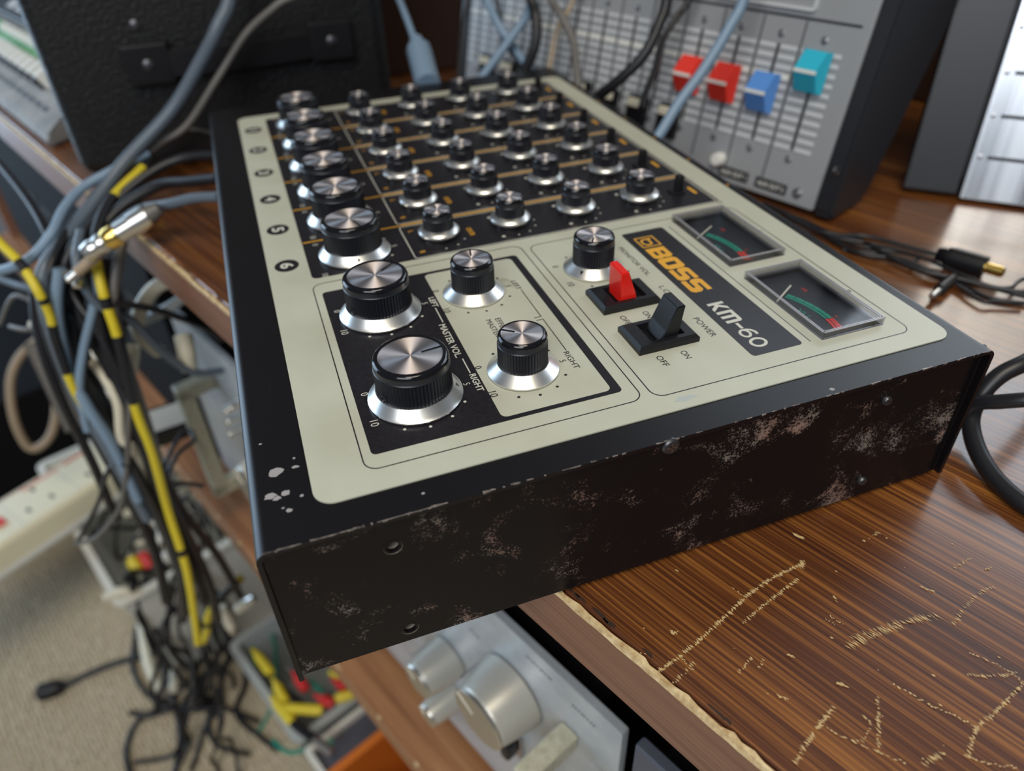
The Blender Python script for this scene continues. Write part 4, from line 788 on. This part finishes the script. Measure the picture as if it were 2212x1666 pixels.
# ---- hanging bundle at the desk corner
def R(pts): return [at(u, v, d) for u, v, d in pts]
HB = [('hanging_cable', [(472, 290, .50), (400, 283, .495), (330, 318, .487), (250, 385, .468), (170, 470, .45), (112, 570, .425), (120, 680, .44), (200, 860, .47), (290, 1010, .50), (380, 1200, .56), (400, 1330, .63)], .0030, 'rubber', 'black cable from the mixer far front, uppermost of the bundle over the desk corner'),
 ('hanging_cable', [(472, 335, .455), (390, 343, .46), (310, 385, .455), (220, 465, .445), (150, 550, .43), (132, 650, .44), (160, 780, .455), (250, 930, .49), (335, 1100, .53), (405, 1260, .58)], .0032, 'rubber', 'black cable leaving the mixer front below the uppermost one'),
 ('hanging_cable', [(472, 385, .42), (410, 392, .43), (340, 402, .44), (250, 460, .44), (192, 560, .43), (212, 680, .44), (245, 800, .46), (310, 950, .48), (365, 1120, .54), (430, 1260, .60)], .0034, 'rubber', 'thick black cable running behind the silver jack connector'),
 ('hanging_cable', [(474, 425, .40), (420, 428, .405), (370, 440, .41), (300, 455, .42), (240, 500, .42)], .0030, 'bluegrey', 'short blue-grey cable nearest the desk top beside the mixer'),
 ('hanging_cable', [(-40, 590, .45), (20, 580, .44), (70, 555, .435), (112, 505, .435), (140, 450, .445), (180, 405, .455), (240, 370, .462), (320, 330, .472)], .0030, 'paleblue', 'blue cable curving in from the left edge around the desk corner'),
 ('hanging_cable', [(128, 580, .425), (123, 680, .435), (148, 800, .455), (190, 880, .465), (245, 965, .485), (300, 1080, .52)], .0036, 'paleblue', 'stout pale blue cable hanging straight down in the middle of the bundle'),
 ('hanging_cable', [(212, 575, .43), (203, 660, .435), (180, 760, .45), (172, 840, .46), (190, 930, .48)], .0028, 'paleblue', 'thin blue cable bowing left in the hanging bundle'),
 ('hanging_cable', [(-20, 330, .47), (60, 430, .45), (115, 530, .435), (160, 640, .44), (215, 720, .445), (270, 830, .46)], .0024, 'rubber', 'dark cable crossing diagonally from the upper left edge to the bundle'),
 ('hanging_cable', [(265, 520, .43), (250, 600, .43), (247, 670, .435), (265, 760, .45), (300, 860, .47), (345, 1000, .50)], .0030, 'greycable', 'grey cable hanging below the gold collar connector'),
 ('hanging_cable', [(175, 500, .43), (165, 560, .42), (178, 610, .425), (215, 660, .435), (280, 690, .45), (350, 760, .48), (420, 805, .51), (480, 800, .53)], .0028, 'bluegrey', 'dark blue cable swinging right towards the rack handle'),
 ('hanging_cable', [(250, 655, .43), (330, 668, .45), (410, 695, .48), (455, 715, .50), (480, 735, .52)], .0022, 'rubber', 'thin black cable running right under the desk edge'),
 ('hanging_cable', [(-30, 590, .47), (20, 610, .46), (70, 625, .45), (120, 640, .445), (150, 690, .45)], .0024, 'bluegrey', 'slate blue cable joining the bundle from the left edge below the curve'),
 ('hanging_cable', [(75, 620, .46), (80, 700, .47), (100, 780, .48), (140, 880, .50), (200, 1000, .54), (250, 1120, .58)], .0034, 'rubber', 'black cable hanging at the left side of the bundle'),
 ('hanging_cable', [(150, 620, .445), (190, 720, .455), (235, 800, .47), (280, 920, .49), (345, 1060, .53), (410, 1180, .58), (440, 1300, .64)], .0034, 'rubber', 'black cable in the middle of the hanging bundle beside the yellow one'),
 ('hanging_cable', [(110, 560, .44), (95, 640, .45), (120, 760, .47), (185, 900, .50), (260, 1040, .54), (330, 1180, .60), (360, 1300, .66)], .0042, 'rubber', 'thick black cable hanging behind the left yellow cable'),
 ('hanging_cable', [(200, 540, .44), (235, 640, .45), (240, 760, .465), (275, 880, .485), (340, 1040, .52), (400, 1150, .56), (450, 1260, .62), (470, 1340, .68)], .0042, 'rubber', 'thick black cable hanging right of the long yellow cable'),
 ('hanging_cable', [(160, 560, .45), (150, 680, .46), (190, 820, .48), (245, 920, .50), (320, 1070, .54), (385, 1230, .60), (395, 1340, .66)], .0040, 'rubber', 'thick black cable hanging behind the pale blue one'),
 ('hanging_cable', [(225, 560, .445), (262, 680, .455), (258, 780, .47), (300, 900, .49), (380, 1080, .55), (470, 1200, .62), (520, 1290, .68)], .0036, 'rubber', 'black cable swinging out right below the rack handle'),
 ('hanging_cable', [(300, 430, .45), (230, 500, .445), (180, 600, .45), (172, 720, .46), (215, 850, .48), (290, 980, .505), (350, 1130, .56)], .0036, 'rubber', 'black cable passing under the silver connector into the bundle'),
 ('hanging_cable', [(280, 860, .46), (277, 930, .47), (275, 1000, .49), (268, 1060, .51), (255, 1105, .53), (210, 1160, .55), (165, 1175, .56)], .0018, 'greycable', 'thin grey lead dropping straight in front of the power strip'),
 ('hanging_cable', [(278, 1005, .49), (245, 1005, .50), (228, 1030, .51), (215, 1080, .53), (190, 1130, .55), (168, 1172, .56)], .0018, 'rubber', 'thin black lead arching over the power strip end'),
 ('hanging_cable', [(310, 1010, .52), (340, 1040, .53), (400, 1045, .55), (440, 1050, .56)], .0018, 'rubber', 'thin black lead running right below the power adaptor'),
 ('hanging_cable', [(360, 1030, .53), (385, 980, .55), (420, 950, .57), (400, 930, .58), (365, 985, .56), (350, 1040, .55)], .0018, 'rubber', 'thin black lead looped beside the power adaptor'),
 ('hanging_cable', [(0, 700, .52), (30, 640, .50), (80, 660, .49), (100, 695, .48), (60, 712, .48), (22, 705, .49)], .0016, 'greycable', 'thin grey lead coiled at the left edge beside the bundle')]
for nme, pts, r, m, lab in HB: cable(nme, R(pts), r, m, lab)
def banded(pts, r, tapes, lab):
    P = smoothpath(R(pts), 10); o = put('yellow_cable', tubeme('yellow_cable', P, r, 10, 1), None, None, 'yellow'); tag(o, lab, 'cable')
    n = len(P)
    for a, b_ in tapes: put('black_tape', tubeme('black_tape', P[int(a * (n - 1)):max(int(b_ * (n - 1)), int(a * (n - 1)) + 2)], r * 1.08, 10, 1), o, None, 'rubber')
banded([(-40, 480, .43), (0, 525, .425), (45, 570, .42), (82, 628, .42), (108, 680, .43), (122, 740, .44), (165, 850, .46), (228, 935, .48), (300, 1060, .52)], .0027, [(.0, .10), (.24, .31), (.42, .46), (.56, .72), (.86, 1.0)], 'yellow cable with black tape bands hanging at the left of the bundle')
banded([(330, 340, .478), (300, 372, .465), (240, 432, .445), (210, 500, .43), (208, 560, .425), (220, 620, .425), (233, 665, .43), (256, 735, .44), (288, 870, .462), (332, 990, .49), (365, 1110, .53), (405, 1240, .565), (428, 1390, .62)], .0030, [(.0, .08), (.16, .35), (.46, .51), (.58, .68), (.885, .90)], 'long yellow cable running from behind the mixer down towards the floor')
banded([(520, 1250, .66), (470, 1300, .68), (450, 1330, .70), (448, 1360, .72), (440, 1385, .74)], .0036, [(.0, .3), (.62, .72)], 'short yellow cable end near the floor beside the long one')
P = R([(70, 700, .5), (125, 745, .48), (150, 765, .47), (205, 790, .47), (252, 865, .475), (262, 945, .485), (290, 975, .495), (335, 1090, .54), (400, 1165, .60)])
cable('white_lead', P, .0032, 'cream_cable', 'cream cable threaded down through the middle of the hanging bundle')
cable('white_lead', R([(420, 600, .47), (345, 615, .47), (305, 665, .48), (300, 720, .49), (345, 760, .51)]), .0048, 'cream_cable', 'cream cable looping under the desk edge left of the mixer')
cable('white_lead', R([(400, 640, .49), (360, 668, .49), (310, 690, .50), (270, 700, .50)]), .0040, 'traygrey', 'pale green-grey cable under the cream loop')
cable('white_lead', R([(395, 725, .50), (402, 760, .50), (408, 795, .51)]), .0060, 'cream_cable', 'short fat cream cable end hanging left of the mixer')
cable('white_lead', R([(285, 745, .50), (283, 780, .50), (280, 800, .51)]), .0052, 'cream_cable', 'short cream cable end in the bundle near the black rails')
cable('beige_cord', [at(u, v, d) for u, v, d in ((130, 700, .85), (80, 735, .84), (40, 775, .83), (22, 830, .83), (32, 910, .84), (65, 968, .86), (105, 948, .86), (122, 890, .85), (112, 820, .84), (90, 780, .84), (80, 740, .86))], .0050, 'beige', 'beige cord loop hanging at the left edge above the power strip')
# jack connector lying at the desk corner
a, c = at(345, 450, .405), at(185, 548, .405); d = c - a; Lh = d.length; Mj = lookm(a, d)
jc = thing('jack_connector', 'silver jack connector with gold collar lying at the desk corner', 'connector', a)
put('boot', latheme('boot', [(0, 0), (.0035, 0), (.0050, .1 * Lh), (.0054, .15 * Lh), (0, .15 * Lh)], 18), jc, Mj, 'greycable')
put('barrel', latheme('barrel', [(0, .14 * Lh), (.0062, .14 * Lh), (.0065, .18 * Lh), (.0065, .36 * Lh), (.0056, .37 * Lh), (.0056, .56 * Lh), (0, .56 * Lh)], 22), jc, Mj, 'nickel')
put('gold_collar', latheme('gold_collar', [(0, .55 * Lh), (.0058, .55 * Lh), (.0064, .58 * Lh), (.0064, .68 * Lh), (.0055, .72 * Lh), (0, .72 * Lh)], 22), jc, Mj, 'gold')
put('shroud', latheme('shroud', [(0, .71 * Lh), (.0052, .71 * Lh), (.0060, .78 * Lh), (.0050, .84 * Lh), (.0058, .90 * Lh), (.0046, 1.0 * Lh), (0, 1.0 * Lh)], 18), jc, Mj, 'nickel')
a, c = at(235, 530, .415), at(165, 590, .412); plug('jack_plug', a, c, [(0, 0), (.0030, 0), (.0032, .5), (.0030, 1), (0, 1)], 'beige', (.0022, 1.25, 'nickel'), 'slim brass-coloured jack plug under the silver connector')
o = thing('chrome_plug', 'tiny sparkling chrome plug beside the pale blue hanging cable', 'plug', at(150, 600, .42)); put('plug_body', latheme('plug_body', [(0, 0), (.0025, 0), (.0034, .004), (.002, .007), (.0034, .010), (0, .013)], 12), o, lookm(at(142, 588, .42), at(165, 612, .42) - at(142, 588, .42)), 'nickel')
# black perforated rails with rivets
for (u0, v0, u1, v1, dd, riv, lab) in ((82, 735, 172, 925, .72, ((100, 783), (118, 824)), 'black perforated metal rail at the left with two bright rivets'), (205, 742, 275, 905, .66, ((220, 808), (238, 848)), 'black perforated metal rail beside the yellow cable with two bright rivets')):
    a, c = at(u0, v0, dd), at(u1, v1, dd); ax = (c - a).normalized(); nz = (-ray(u0, v0)).normalized(); nz = (nz - ax * nz.dot(ax)).normalized(); wx = ax.cross(nz); L_ = (c - a).length
    o = thing('metal_rail', lab, 'rail', a); Fm = frame(wx, ax, nz, a); put('bar', boxme('bar', -.013, .013, 0, L_, -.003, 0, .001, 1), o, Fm, 'cheek')
    for u, v in riv: q = Fm.inverted() @ atp(u, v, a, nz); put('rivet', latheme('rivet', [(.0046, 0), (.0042, .001), (.002, .0018), (0, .002)], 14), o, Fm @ Matrix.Translation((q.x, q.y, 0)), 'lightgrey')
    if u0 > 100: q = Fm.inverted() @ atp(215, 765, a, nz); put('paper_tag', boxme('paper_tag', q.x - .008, q.x + .008, q.y - .005, q.y + .005, .0002, .0008), o, Fm, 'white')
# black power adaptor with white label
a = at(352, 905, .60); nz = (-ray(352, 905)).normalized(); nz = (nz + Vector((0, 0, .9))).normalized(); ax = (at(390, 880, .60) - at(310, 925, .60)); ax = (ax - nz * ax.dot(nz)).normalized(); Fm = frame(ax, nz.cross(ax), nz, a)
o = thing('power_adaptor', 'black power adaptor with white paper label under the desk', 'adaptor', a); put('case', boxme('case', -.020, .022, -.013, .013, -.024, 0, .002, 2), o, Fm, 'black'); put('label_sticker', boxme('label_sticker', -.014, .018, -.009, .010, 0, .0004), o, Fm, 'white')
cable('supply_cable', R([(345, 925, .60), (330, 960, .60), (300, 985, .60), (285, 1010, .60)]), .0022, 'rubber', 'black cord leaving the labelled power adaptor')
# ---- power strip resting on the white bin
zs = -.470; A, B, Cc = atz(234, 933, zs), atz(276, 999, zs), atz(36, 1155, zs)
sx = (B - Cc); sx.z = 0; sx.normalize(); sy = Vector((-sx.y, sx.x, 0)); wid = abs((A - B).dot(sy)); FS = frame(sx, sy, Vector((0, 0, 1)), B)
st = thing('power_strip', 'ivory multi-socket power strip with red lettering at the left edge', 'power strip', B - sx * .15 - Vector((0, 0, .04)))
bm = bm_new(); box(bm, -.36, 0, 0, wid, -.042, 0, .007, 3); body = put('strip_body', fin(bm, 'strip_body', 50), st, FS, 'ivory')
put('strip_base', boxme('strip_base', -.36, -.0005, -.0008, wid + .0008, -.048, -.030, .007, 3), st, FS, 'white')
for u, v in ((192, 987), (232, 997), (190, 1025), (70, 1058), (112, 1072), (62, 1102)):
    q = FS.inverted() @ atz(u, v, zs); put('socket_hole', boxme('socket_hole', q.x - .0022, q.x + .0022, q.y - .0042, q.y + .0042, -.001, .0003), st, FS, 'black')
for u, v in ((150, 1040), (26, 1113)): q = FS.inverted() @ atz(u, v, zs); put('gang_groove', boxme('gang_groove', q.x - .0004, q.x + .0004, .006, wid - .006, -.0003, .0002), st, FS, 'traygrey')
M['redprint'] = mat('red_strip_print', (0.62, 0.10, 0.06), 0.5)
q0, q1 = FS.inverted() @ atz(132, 1003, zs), FS.inverted() @ atz(190, 975, zs); put('red_bar', boxme('red_bar', q0.x, q1.x, wid - .013, wid - .009, 0, .0003), st, FS, 'redprint'); put('red_rule', boxme('red_rule', -.25, -.02, wid - .0082, wid - .0074, 0, .0003), st, FS, 'redprint')
bm = bm_new(); rg_ = random.Random(2)
for i in range(14): x = q0.x - .010 - .0035 * i; box(bm, x, x + .0022, wid - .016 + rg_.uniform(0, .002), wid - .010 + rg_.uniform(-.002, .002), 0, .0003)
put('red_lettering', fin(bm, 'red_lettering'), st, FS, 'redprint')['kind'] = 'stuff'
q = FS.inverted() @ atz(2, 1128, zs); put('rocker', boxme('rocker', q.x - .010, q.x + .004, q.y - .008, q.y + .008, 0, .004, .001, 2), st, FS, 'redcap')
# ---- open boxes on the floor
def tray(name, t0, t1, n0, n1, zr, taper, m, label, cat, wall=.003, lip=.006):
    o = thing(name, label, cat, desk((t0 + t1) / 2, -(n0 + n1) / 2, FLZ)); bm = bm_new(); zb = FLZ + .001
    def lp(e, z): k = taper * (zr - z) / (zr - zb); return [bm.verts.new((t, -n, z)) for t, n in ((t0 + k + e, n0 + k + e), (t1 - k - e, n0 + k + e), (t1 - k - e, n1 - k - e), (t0 + k + e, n1 - k - e))]
    L_ = [lp(0, zb), lp(0, zr), lp(wall, zr), lp(wall, zb + .004)]
    for a, c in zip(L_, L_[1:]):
        for i in range(4): bm.faces.new((a[i], a[(i + 1) % 4], c[(i + 1) % 4], c[i]))
    bm.faces.new(L_[0]); bm.faces.new(L_[-1]); put('tray_shell', fin(bm, 'tray_shell'), o, FT, m)
    put('rim', plate('rim', [rrect(t0 - lip, t1 + lip, -n1 - lip, -n0 + lip, .012, 4), rrect(t0 + wall, t1 - wall, -n1 + wall, -n0 - wall, .008, 4)], zr - .004, zr + .002), o, FT, m)
    return o
tray('storage_bin', -.93, -.612, -.10, .100, -.522, .02, 'bin', 'white plastic bin full of black leads beneath the power strip', 'bin')
tray('parts_tray', -.530, -.372, -.20, .020, -.60, .01, 'traygrey', 'cloudy plastic tray of coloured patch leads on the floor', 'tray')
lc = thing('lidded_case', 'grey lidded case with pale rims beside the tray of patch leads', 'case', desk(-.31, .1, FLZ)); put('case', boxme('case', -.358, -.300, -.02, .2, FLZ + .0005, -.612, .003, 2), lc, FT, 'slate'); put('lid_rim', plate('lid_rim', ring_line(-.360, -.298, -.022, .202, .004, .006), -.612, -.604), lc, FT, 'bin')
ob = tray('orange_tub', -.292, -.20, -.22, .03, -.56, .004, 'orange', 'orange plastic tub below the lower shelf at the bottom edge', 'tub')
bx = thing('cardboard_box', 'brown cardboard box on the floor at the left behind the cables', 'box', desk(-.87, .22, FLZ)); put('carton', boxme('carton', -.945, -.80, .115, .33, FLZ + .0005, -.40, .002, 1), bx, FT, 'card'); put('flap', boxme('flap', -.945, -.80, .112, .1148, -.45, -.399), bx, FT, 'card')
tag(put('black_case', boxme('black_case', -1.7, -1.06, -.26, .16, FLZ + .0005, -.48, .006, 2), None, FT, 'matteblack'), 'black case on the floor behind the power strip', 'case')
def D(*a): return [desk(t, -n, z) for t, n, z in a]
# leads in the bin
rg_ = random.Random(33); GB = 'black leads tangled in the white bin'
for i in range(16):
    ct, cn_, cz = rg_.uniform(-.78, -.645), rg_.uniform(-.05, .065), rg_.uniform(-.57, -.520); r1, r2 = rg_.uniform(.025, .05), rg_.uniform(.015, .035); a0 = rg_.uniform(0, 6.28); k = rg_.uniform(3.5, 6.5)
    pts = [(ct + r1 * math.cos(a0 + k * j / 9), cn_ + r2 * math.sin(a0 + k * j / 9 * 1.15), cz + .02 * math.sin(j * .9 + i)) for j in range(10)]
    cable('bin_lead', D(*[(min(max(t, -.915), -.630), min(max(n, -.09), .088), z) for t, n, z in pts]), rg_.choice((.0020, .0024, .0030)), 'rubber', 'one of the black leads tangled in the white bin under the power strip', 'lead', GB)
for i, (pts, r, m, lab) in enumerate([
 ([(275, 1110, .62), (300, 1100, .63), (318, 1130, .64), (300, 1170, .65)], .0056, 'cream_cable', 'white plug lead at the back of the white bin'), ([(335, 1120, .64), (350, 1150, .65), (345, 1190, .66), (365, 1205, .67)], .0052, 'bin', 'white lead lying in the bin beside the yellow cable'),
 ([(230, 1290, .72), (262, 1278, .72), (300, 1280, .73)], .0050, 'cream_cable', 'cream cable across the near corner of the white bin'), ([(320, 1200, .66), (345, 1185, .67), (362, 1200, .68)], .0060, 'cream_cable', 'fat cream cable end in the bin beside the red and yellow plugs')]):
    cable('white_lead', [atz(u, v, -.522 + .01 * (k % 2)) for k, (u, v, _) in enumerate(pts)], r * 1.2, m, lab)
for (u, v, m, lab) in ((293, 1222, 'yellow', 'yellow phono plug in the white bin'), (317, 1212, 'redc', 'red phono plug in the white bin')):
    p = atz(u, v, -.512); o = thing('phono_plug', lab, 'plug', p); Mx = lookm(p, TX * -.5 + Vector((0, 0, .5))); put('plug_body', latheme('plug_body', [(0, -.010), (.0075, -.009), (.0080, .005), (.0050, .012), (0, .013)], 16), o, Mx, m); put('plug_pin', latheme('plug_pin', [(.0018, .010), (.0018, .017), (0, .018)], 10), o, Mx, 'nickel')
rg_ = random.Random(44)
for i in range(15):
    t0_ = rg_.uniform(-.66, -.48); n0_ = rg_.uniform(.0, .085); pts = [(t0_ - .06 * rg_.random(), n0_ * .6, -.53)] if i % 2 else []
    z = -.50 - .02 * rg_.random()
    pts += [(t0_, n0_, z)]
    for j in range(5): t0_ += rg_.uniform(-.012, .03); n0_ = min(max(n0_ + rg_.uniform(-.02, .03), .0), .13); z = max(z - rg_.uniform(.03, .065), FLZ + .008); pts.append((t0_, n0_, z))
    pts.append((t0_ + rg_.uniform(-.03, .06), n0_ + rg_.uniform(0, .05), FLZ + .009))
    cable('spilled_lead', D(*pts), rg_.choice((.0022, .0028, .0036)), 'rubber', 'one of the black leads spilling over the near side of the white bin', 'lead', 'black leads spilling from the white bin')
# leads spilling on the carpet
def fl(pts, r): return [atz(u, v, FLZ + .006 + r) for u, v in pts]
FLR = [([(310, 1300), (292, 1370), (288, 1450), (330, 1510), (400, 1535), (480, 1530), (560, 1560)], .0032, 'rubber', 'black lead from the bin bending right across the carpet'),
 ([(330, 1330), (345, 1420), (375, 1510), (388, 1600), (372, 1690)], .0036, 'rubber', 'thick black lead running straight down to the bottom edge'),
 ([(365, 1525), (300, 1555), (272, 1620), (285, 1690)], .0034, 'rubber', 'black lead arching left at the bottom edge'),
 ([(480, 1400), (440, 1460), (400, 1510), (395, 1560), (400, 1620)], .0030, 'rubber', 'black lead curving down left of the patch lead tray'),
 ([(500, 1400), (475, 1470), (480, 1530), (450, 1560), (470, 1610), (540, 1630)], .0030, 'rubber', 'black lead kinked beside the patch lead tray'),
 ([(300, 1330), (290, 1390), (300, 1420), (350, 1410), (430, 1390), (520, 1380)], .0028, 'rubber', 'thin black lead lying across the white ones'),
 ([(440, 1380), (420, 1450), (380, 1500), (330, 1520)], .0028, 'rubber', 'thin black lead meeting the junction of floor leads'),
 ([(520, 1390), (530, 1470), (510, 1540), (560, 1590), (600, 1620)], .0034, 'rubber', 'black lead along the tray side near the bottom'),
 ([(308, 1330), (318, 1400), (328, 1450), (352, 1505)], .0062, 'cream_cable', 'left of two cream cables bent on the carpet'), ([(360, 1325), (380, 1390), (384, 1440), (382, 1505)], .0062, 'cream_cable', 'right of two cream cables bent on the carpet')]
for pts, r, m, lab in FLR: cable('floor_lead', [p + Vector((0, 0, .014 if m != 'rubber' else 0)) for p in fl(pts, r)], r, m, lab, 'lead')
cable('floor_lead', [atz(u, v, FLZ + .011) for u, v in ((138, 1482), (170, 1466), (210, 1448), (260, 1430), (300, 1420))], .0042, 'rubber', 'black lead ending in a moulded plug on the open carpet', 'lead')
plug('mains_plug', atz(140, 1481, FLZ + .013), atz(82, 1498, FLZ + .013), [(0, 0), (.006, 0), (.0095, .15), (.0115, .4), (.0115, .9), (.009, 1), (0, 1)], 'black', (.004, 1.3, 'beige'), 'black moulded connector lying on the open carpet')
# plugs near the tray
plug('silver_plug', at(478, 1312, .72), at(500, 1355, .73), [(0, 0), (.0045, 0), (.0050, .3), (.0050, 1), (0, 1)], 'cream_cable', (.0042, 1.25, 'nickel'), 'pale jack plug with ridged end above the tray')
plug('silver_plug', at(512, 1318, .72), at(535, 1302, .72), [(0, 0), (.0045, 0), (.0055, .4), (.0040, .5), (.0055, .7), (.005, 1), (0, 1)], 'cream_cable', (.0044, 1.6, 'nickel'), 'pale two-part jack plug pointing right above the tray')
# patch leads in the tray
def tr(pts, z): return [atz(u, v, z) for u, v in pts]
PL = [([(548, 1440), (548, 1390), (572, 1352), (592, 1385), (596, 1450), (585, 1530), (560, 1580)], .0022, 'greenc', 'green patch lead looping at the left end of the tray'), ([(690, 1530), (730, 1520), (775, 1500), (800, 1480)], .0032, 'greenc', 'green patch lead along the back of the tray'), ([(590, 1600), (620, 1625), (660, 1620), (720, 1600)], .0026, 'greenc', 'green patch lead at the near side of the tray'),
 ([(600, 1470), (640, 1510), (690, 1545)], .0030, 'rubber', 'black patch lead across the middle of the tray'), ([(620, 1440), (660, 1475), (720, 1500)], .0030, 'greycable', 'grey patch lead beside the red boots'), ([(670, 1470), (700, 1500), (715, 1520)], .0026, 'greenc', 'short green patch lead between the red boots')]
for i, (pts, r, m, lab) in enumerate(PL): cable('patch_lead', tr(pts, -.618 + .003 * i), r, m, lab, 'lead')
BT = [((553, 1412), (586, 1455), 'yellow', 'yellow plug boot inside the green loop'), ((596, 1478), (618, 1520), 'yellow', 'yellow plug boot in the middle left of the tray'), ((594, 1515), (633, 1562), 'yellow', 'long yellow plug boot sloping to the near side of the tray'), ((612, 1530), (697, 1535), 'yellow', 'long yellow plug boot lying across the tray'), ((722, 1512), (768, 1496), 'yellow', 'yellow plug boot at the right of the tray'), ((722, 1460), (745, 1478), 'yellow', 'small yellow plug boot at the back of the tray'), ((640, 1462), (662, 1490), 'redc', 'red plug boot under the mixer corner'), ((692, 1508), (720, 1522), 'redc', 'red plug boot in the middle of the tray'), ((728, 1474), (748, 1486), 'redc', 'small red plug boot at the back of the tray')]
for i, (p0, p1, m, lab) in enumerate(BT):
    a, c = atz(*p0, -.596 + .0015 * i), atz(*p1, -.596 + .0015 * i); Lb = (c - a).length; o = thing('plug_boot', lab, 'plug', a); put('boot', latheme('boot', [(0, 0), (.0040, 0), (.0058, .15 * Lb), (.0062, .85 * Lb), (.0048, Lb), (0, Lb)], 14), o, lookm(a, c - a), m); put('cable_stub', latheme('cable_stub', [(.0026, -.008), (.0026, .001), (0, .001)], 10), o, lookm(a, c - a), m)
plug('jack_plug', atz(632, 1562, -.585), atz(680, 1598, -.585), [(0, 0), (.0045, 0), (.0052, .3), (.0052, 1), (0, 1)], 'black', (.0048, 1.75, 'nickel'), 'black jack plug with long silver tip over the tray rim')
# carpet loops
bm = bm_new(); rg_ = random.Random(9); P6 = [(1, 0, 0), (0, 1, 0), (-1, 0, 0), (0, -1, 0)]; VS = []; FS_ = []
t = -1.25
while t < -.25:
    n = -.02
    while n < .42:
        x, y = t + rg_.uniform(-.0012, .0012), n + rg_.uniform(-.0012, .0012); b0 = len(VS); h = rg_.uniform(.003, .0055); w = rg_.uniform(.0022, .0030); an = rg_.uniform(-.5, .5); c_, s_ = math.cos(an), math.sin(an)
        for px, py, pz in ((w * 1.25, 0, .001), (0, w, .001), (-w * 1.25, 0, .001), (0, -w, .001), (w * .6, 0, h), (0, w * .6, h), (-w * .6, 0, h), (0, -w * .6, h)): VS.append((x + px * c_ - py * s_, -(y + px * s_ + py * c_), FLZ + pz))
        for i in range(4): FS_.append((b0 + i, b0 + (i + 1) % 4, b0 + 4 + (i + 1) % 4, b0 + 4 + i))
        FS_.append((b0 + 4, b0 + 5, b0 + 6, b0 + 7)); n += .0056
    t += .0064
bm.free(); me = bpy.data.meshes.new('carpet_loops'); me.from_pydata(VS, [], FS_); me.update()
for p in me.polygons: p.use_smooth = True
M['loop'] = mat('carpet_loop_yarn', (0.56, 0.49, 0.37), 0.95, var=(170, (0.42, 0.36, 0.26), (0.68, 0.60, 0.47)))
cp = put('carpet_loops', me, floor, FT, 'loop'); cp['kind'] = 'stuff'
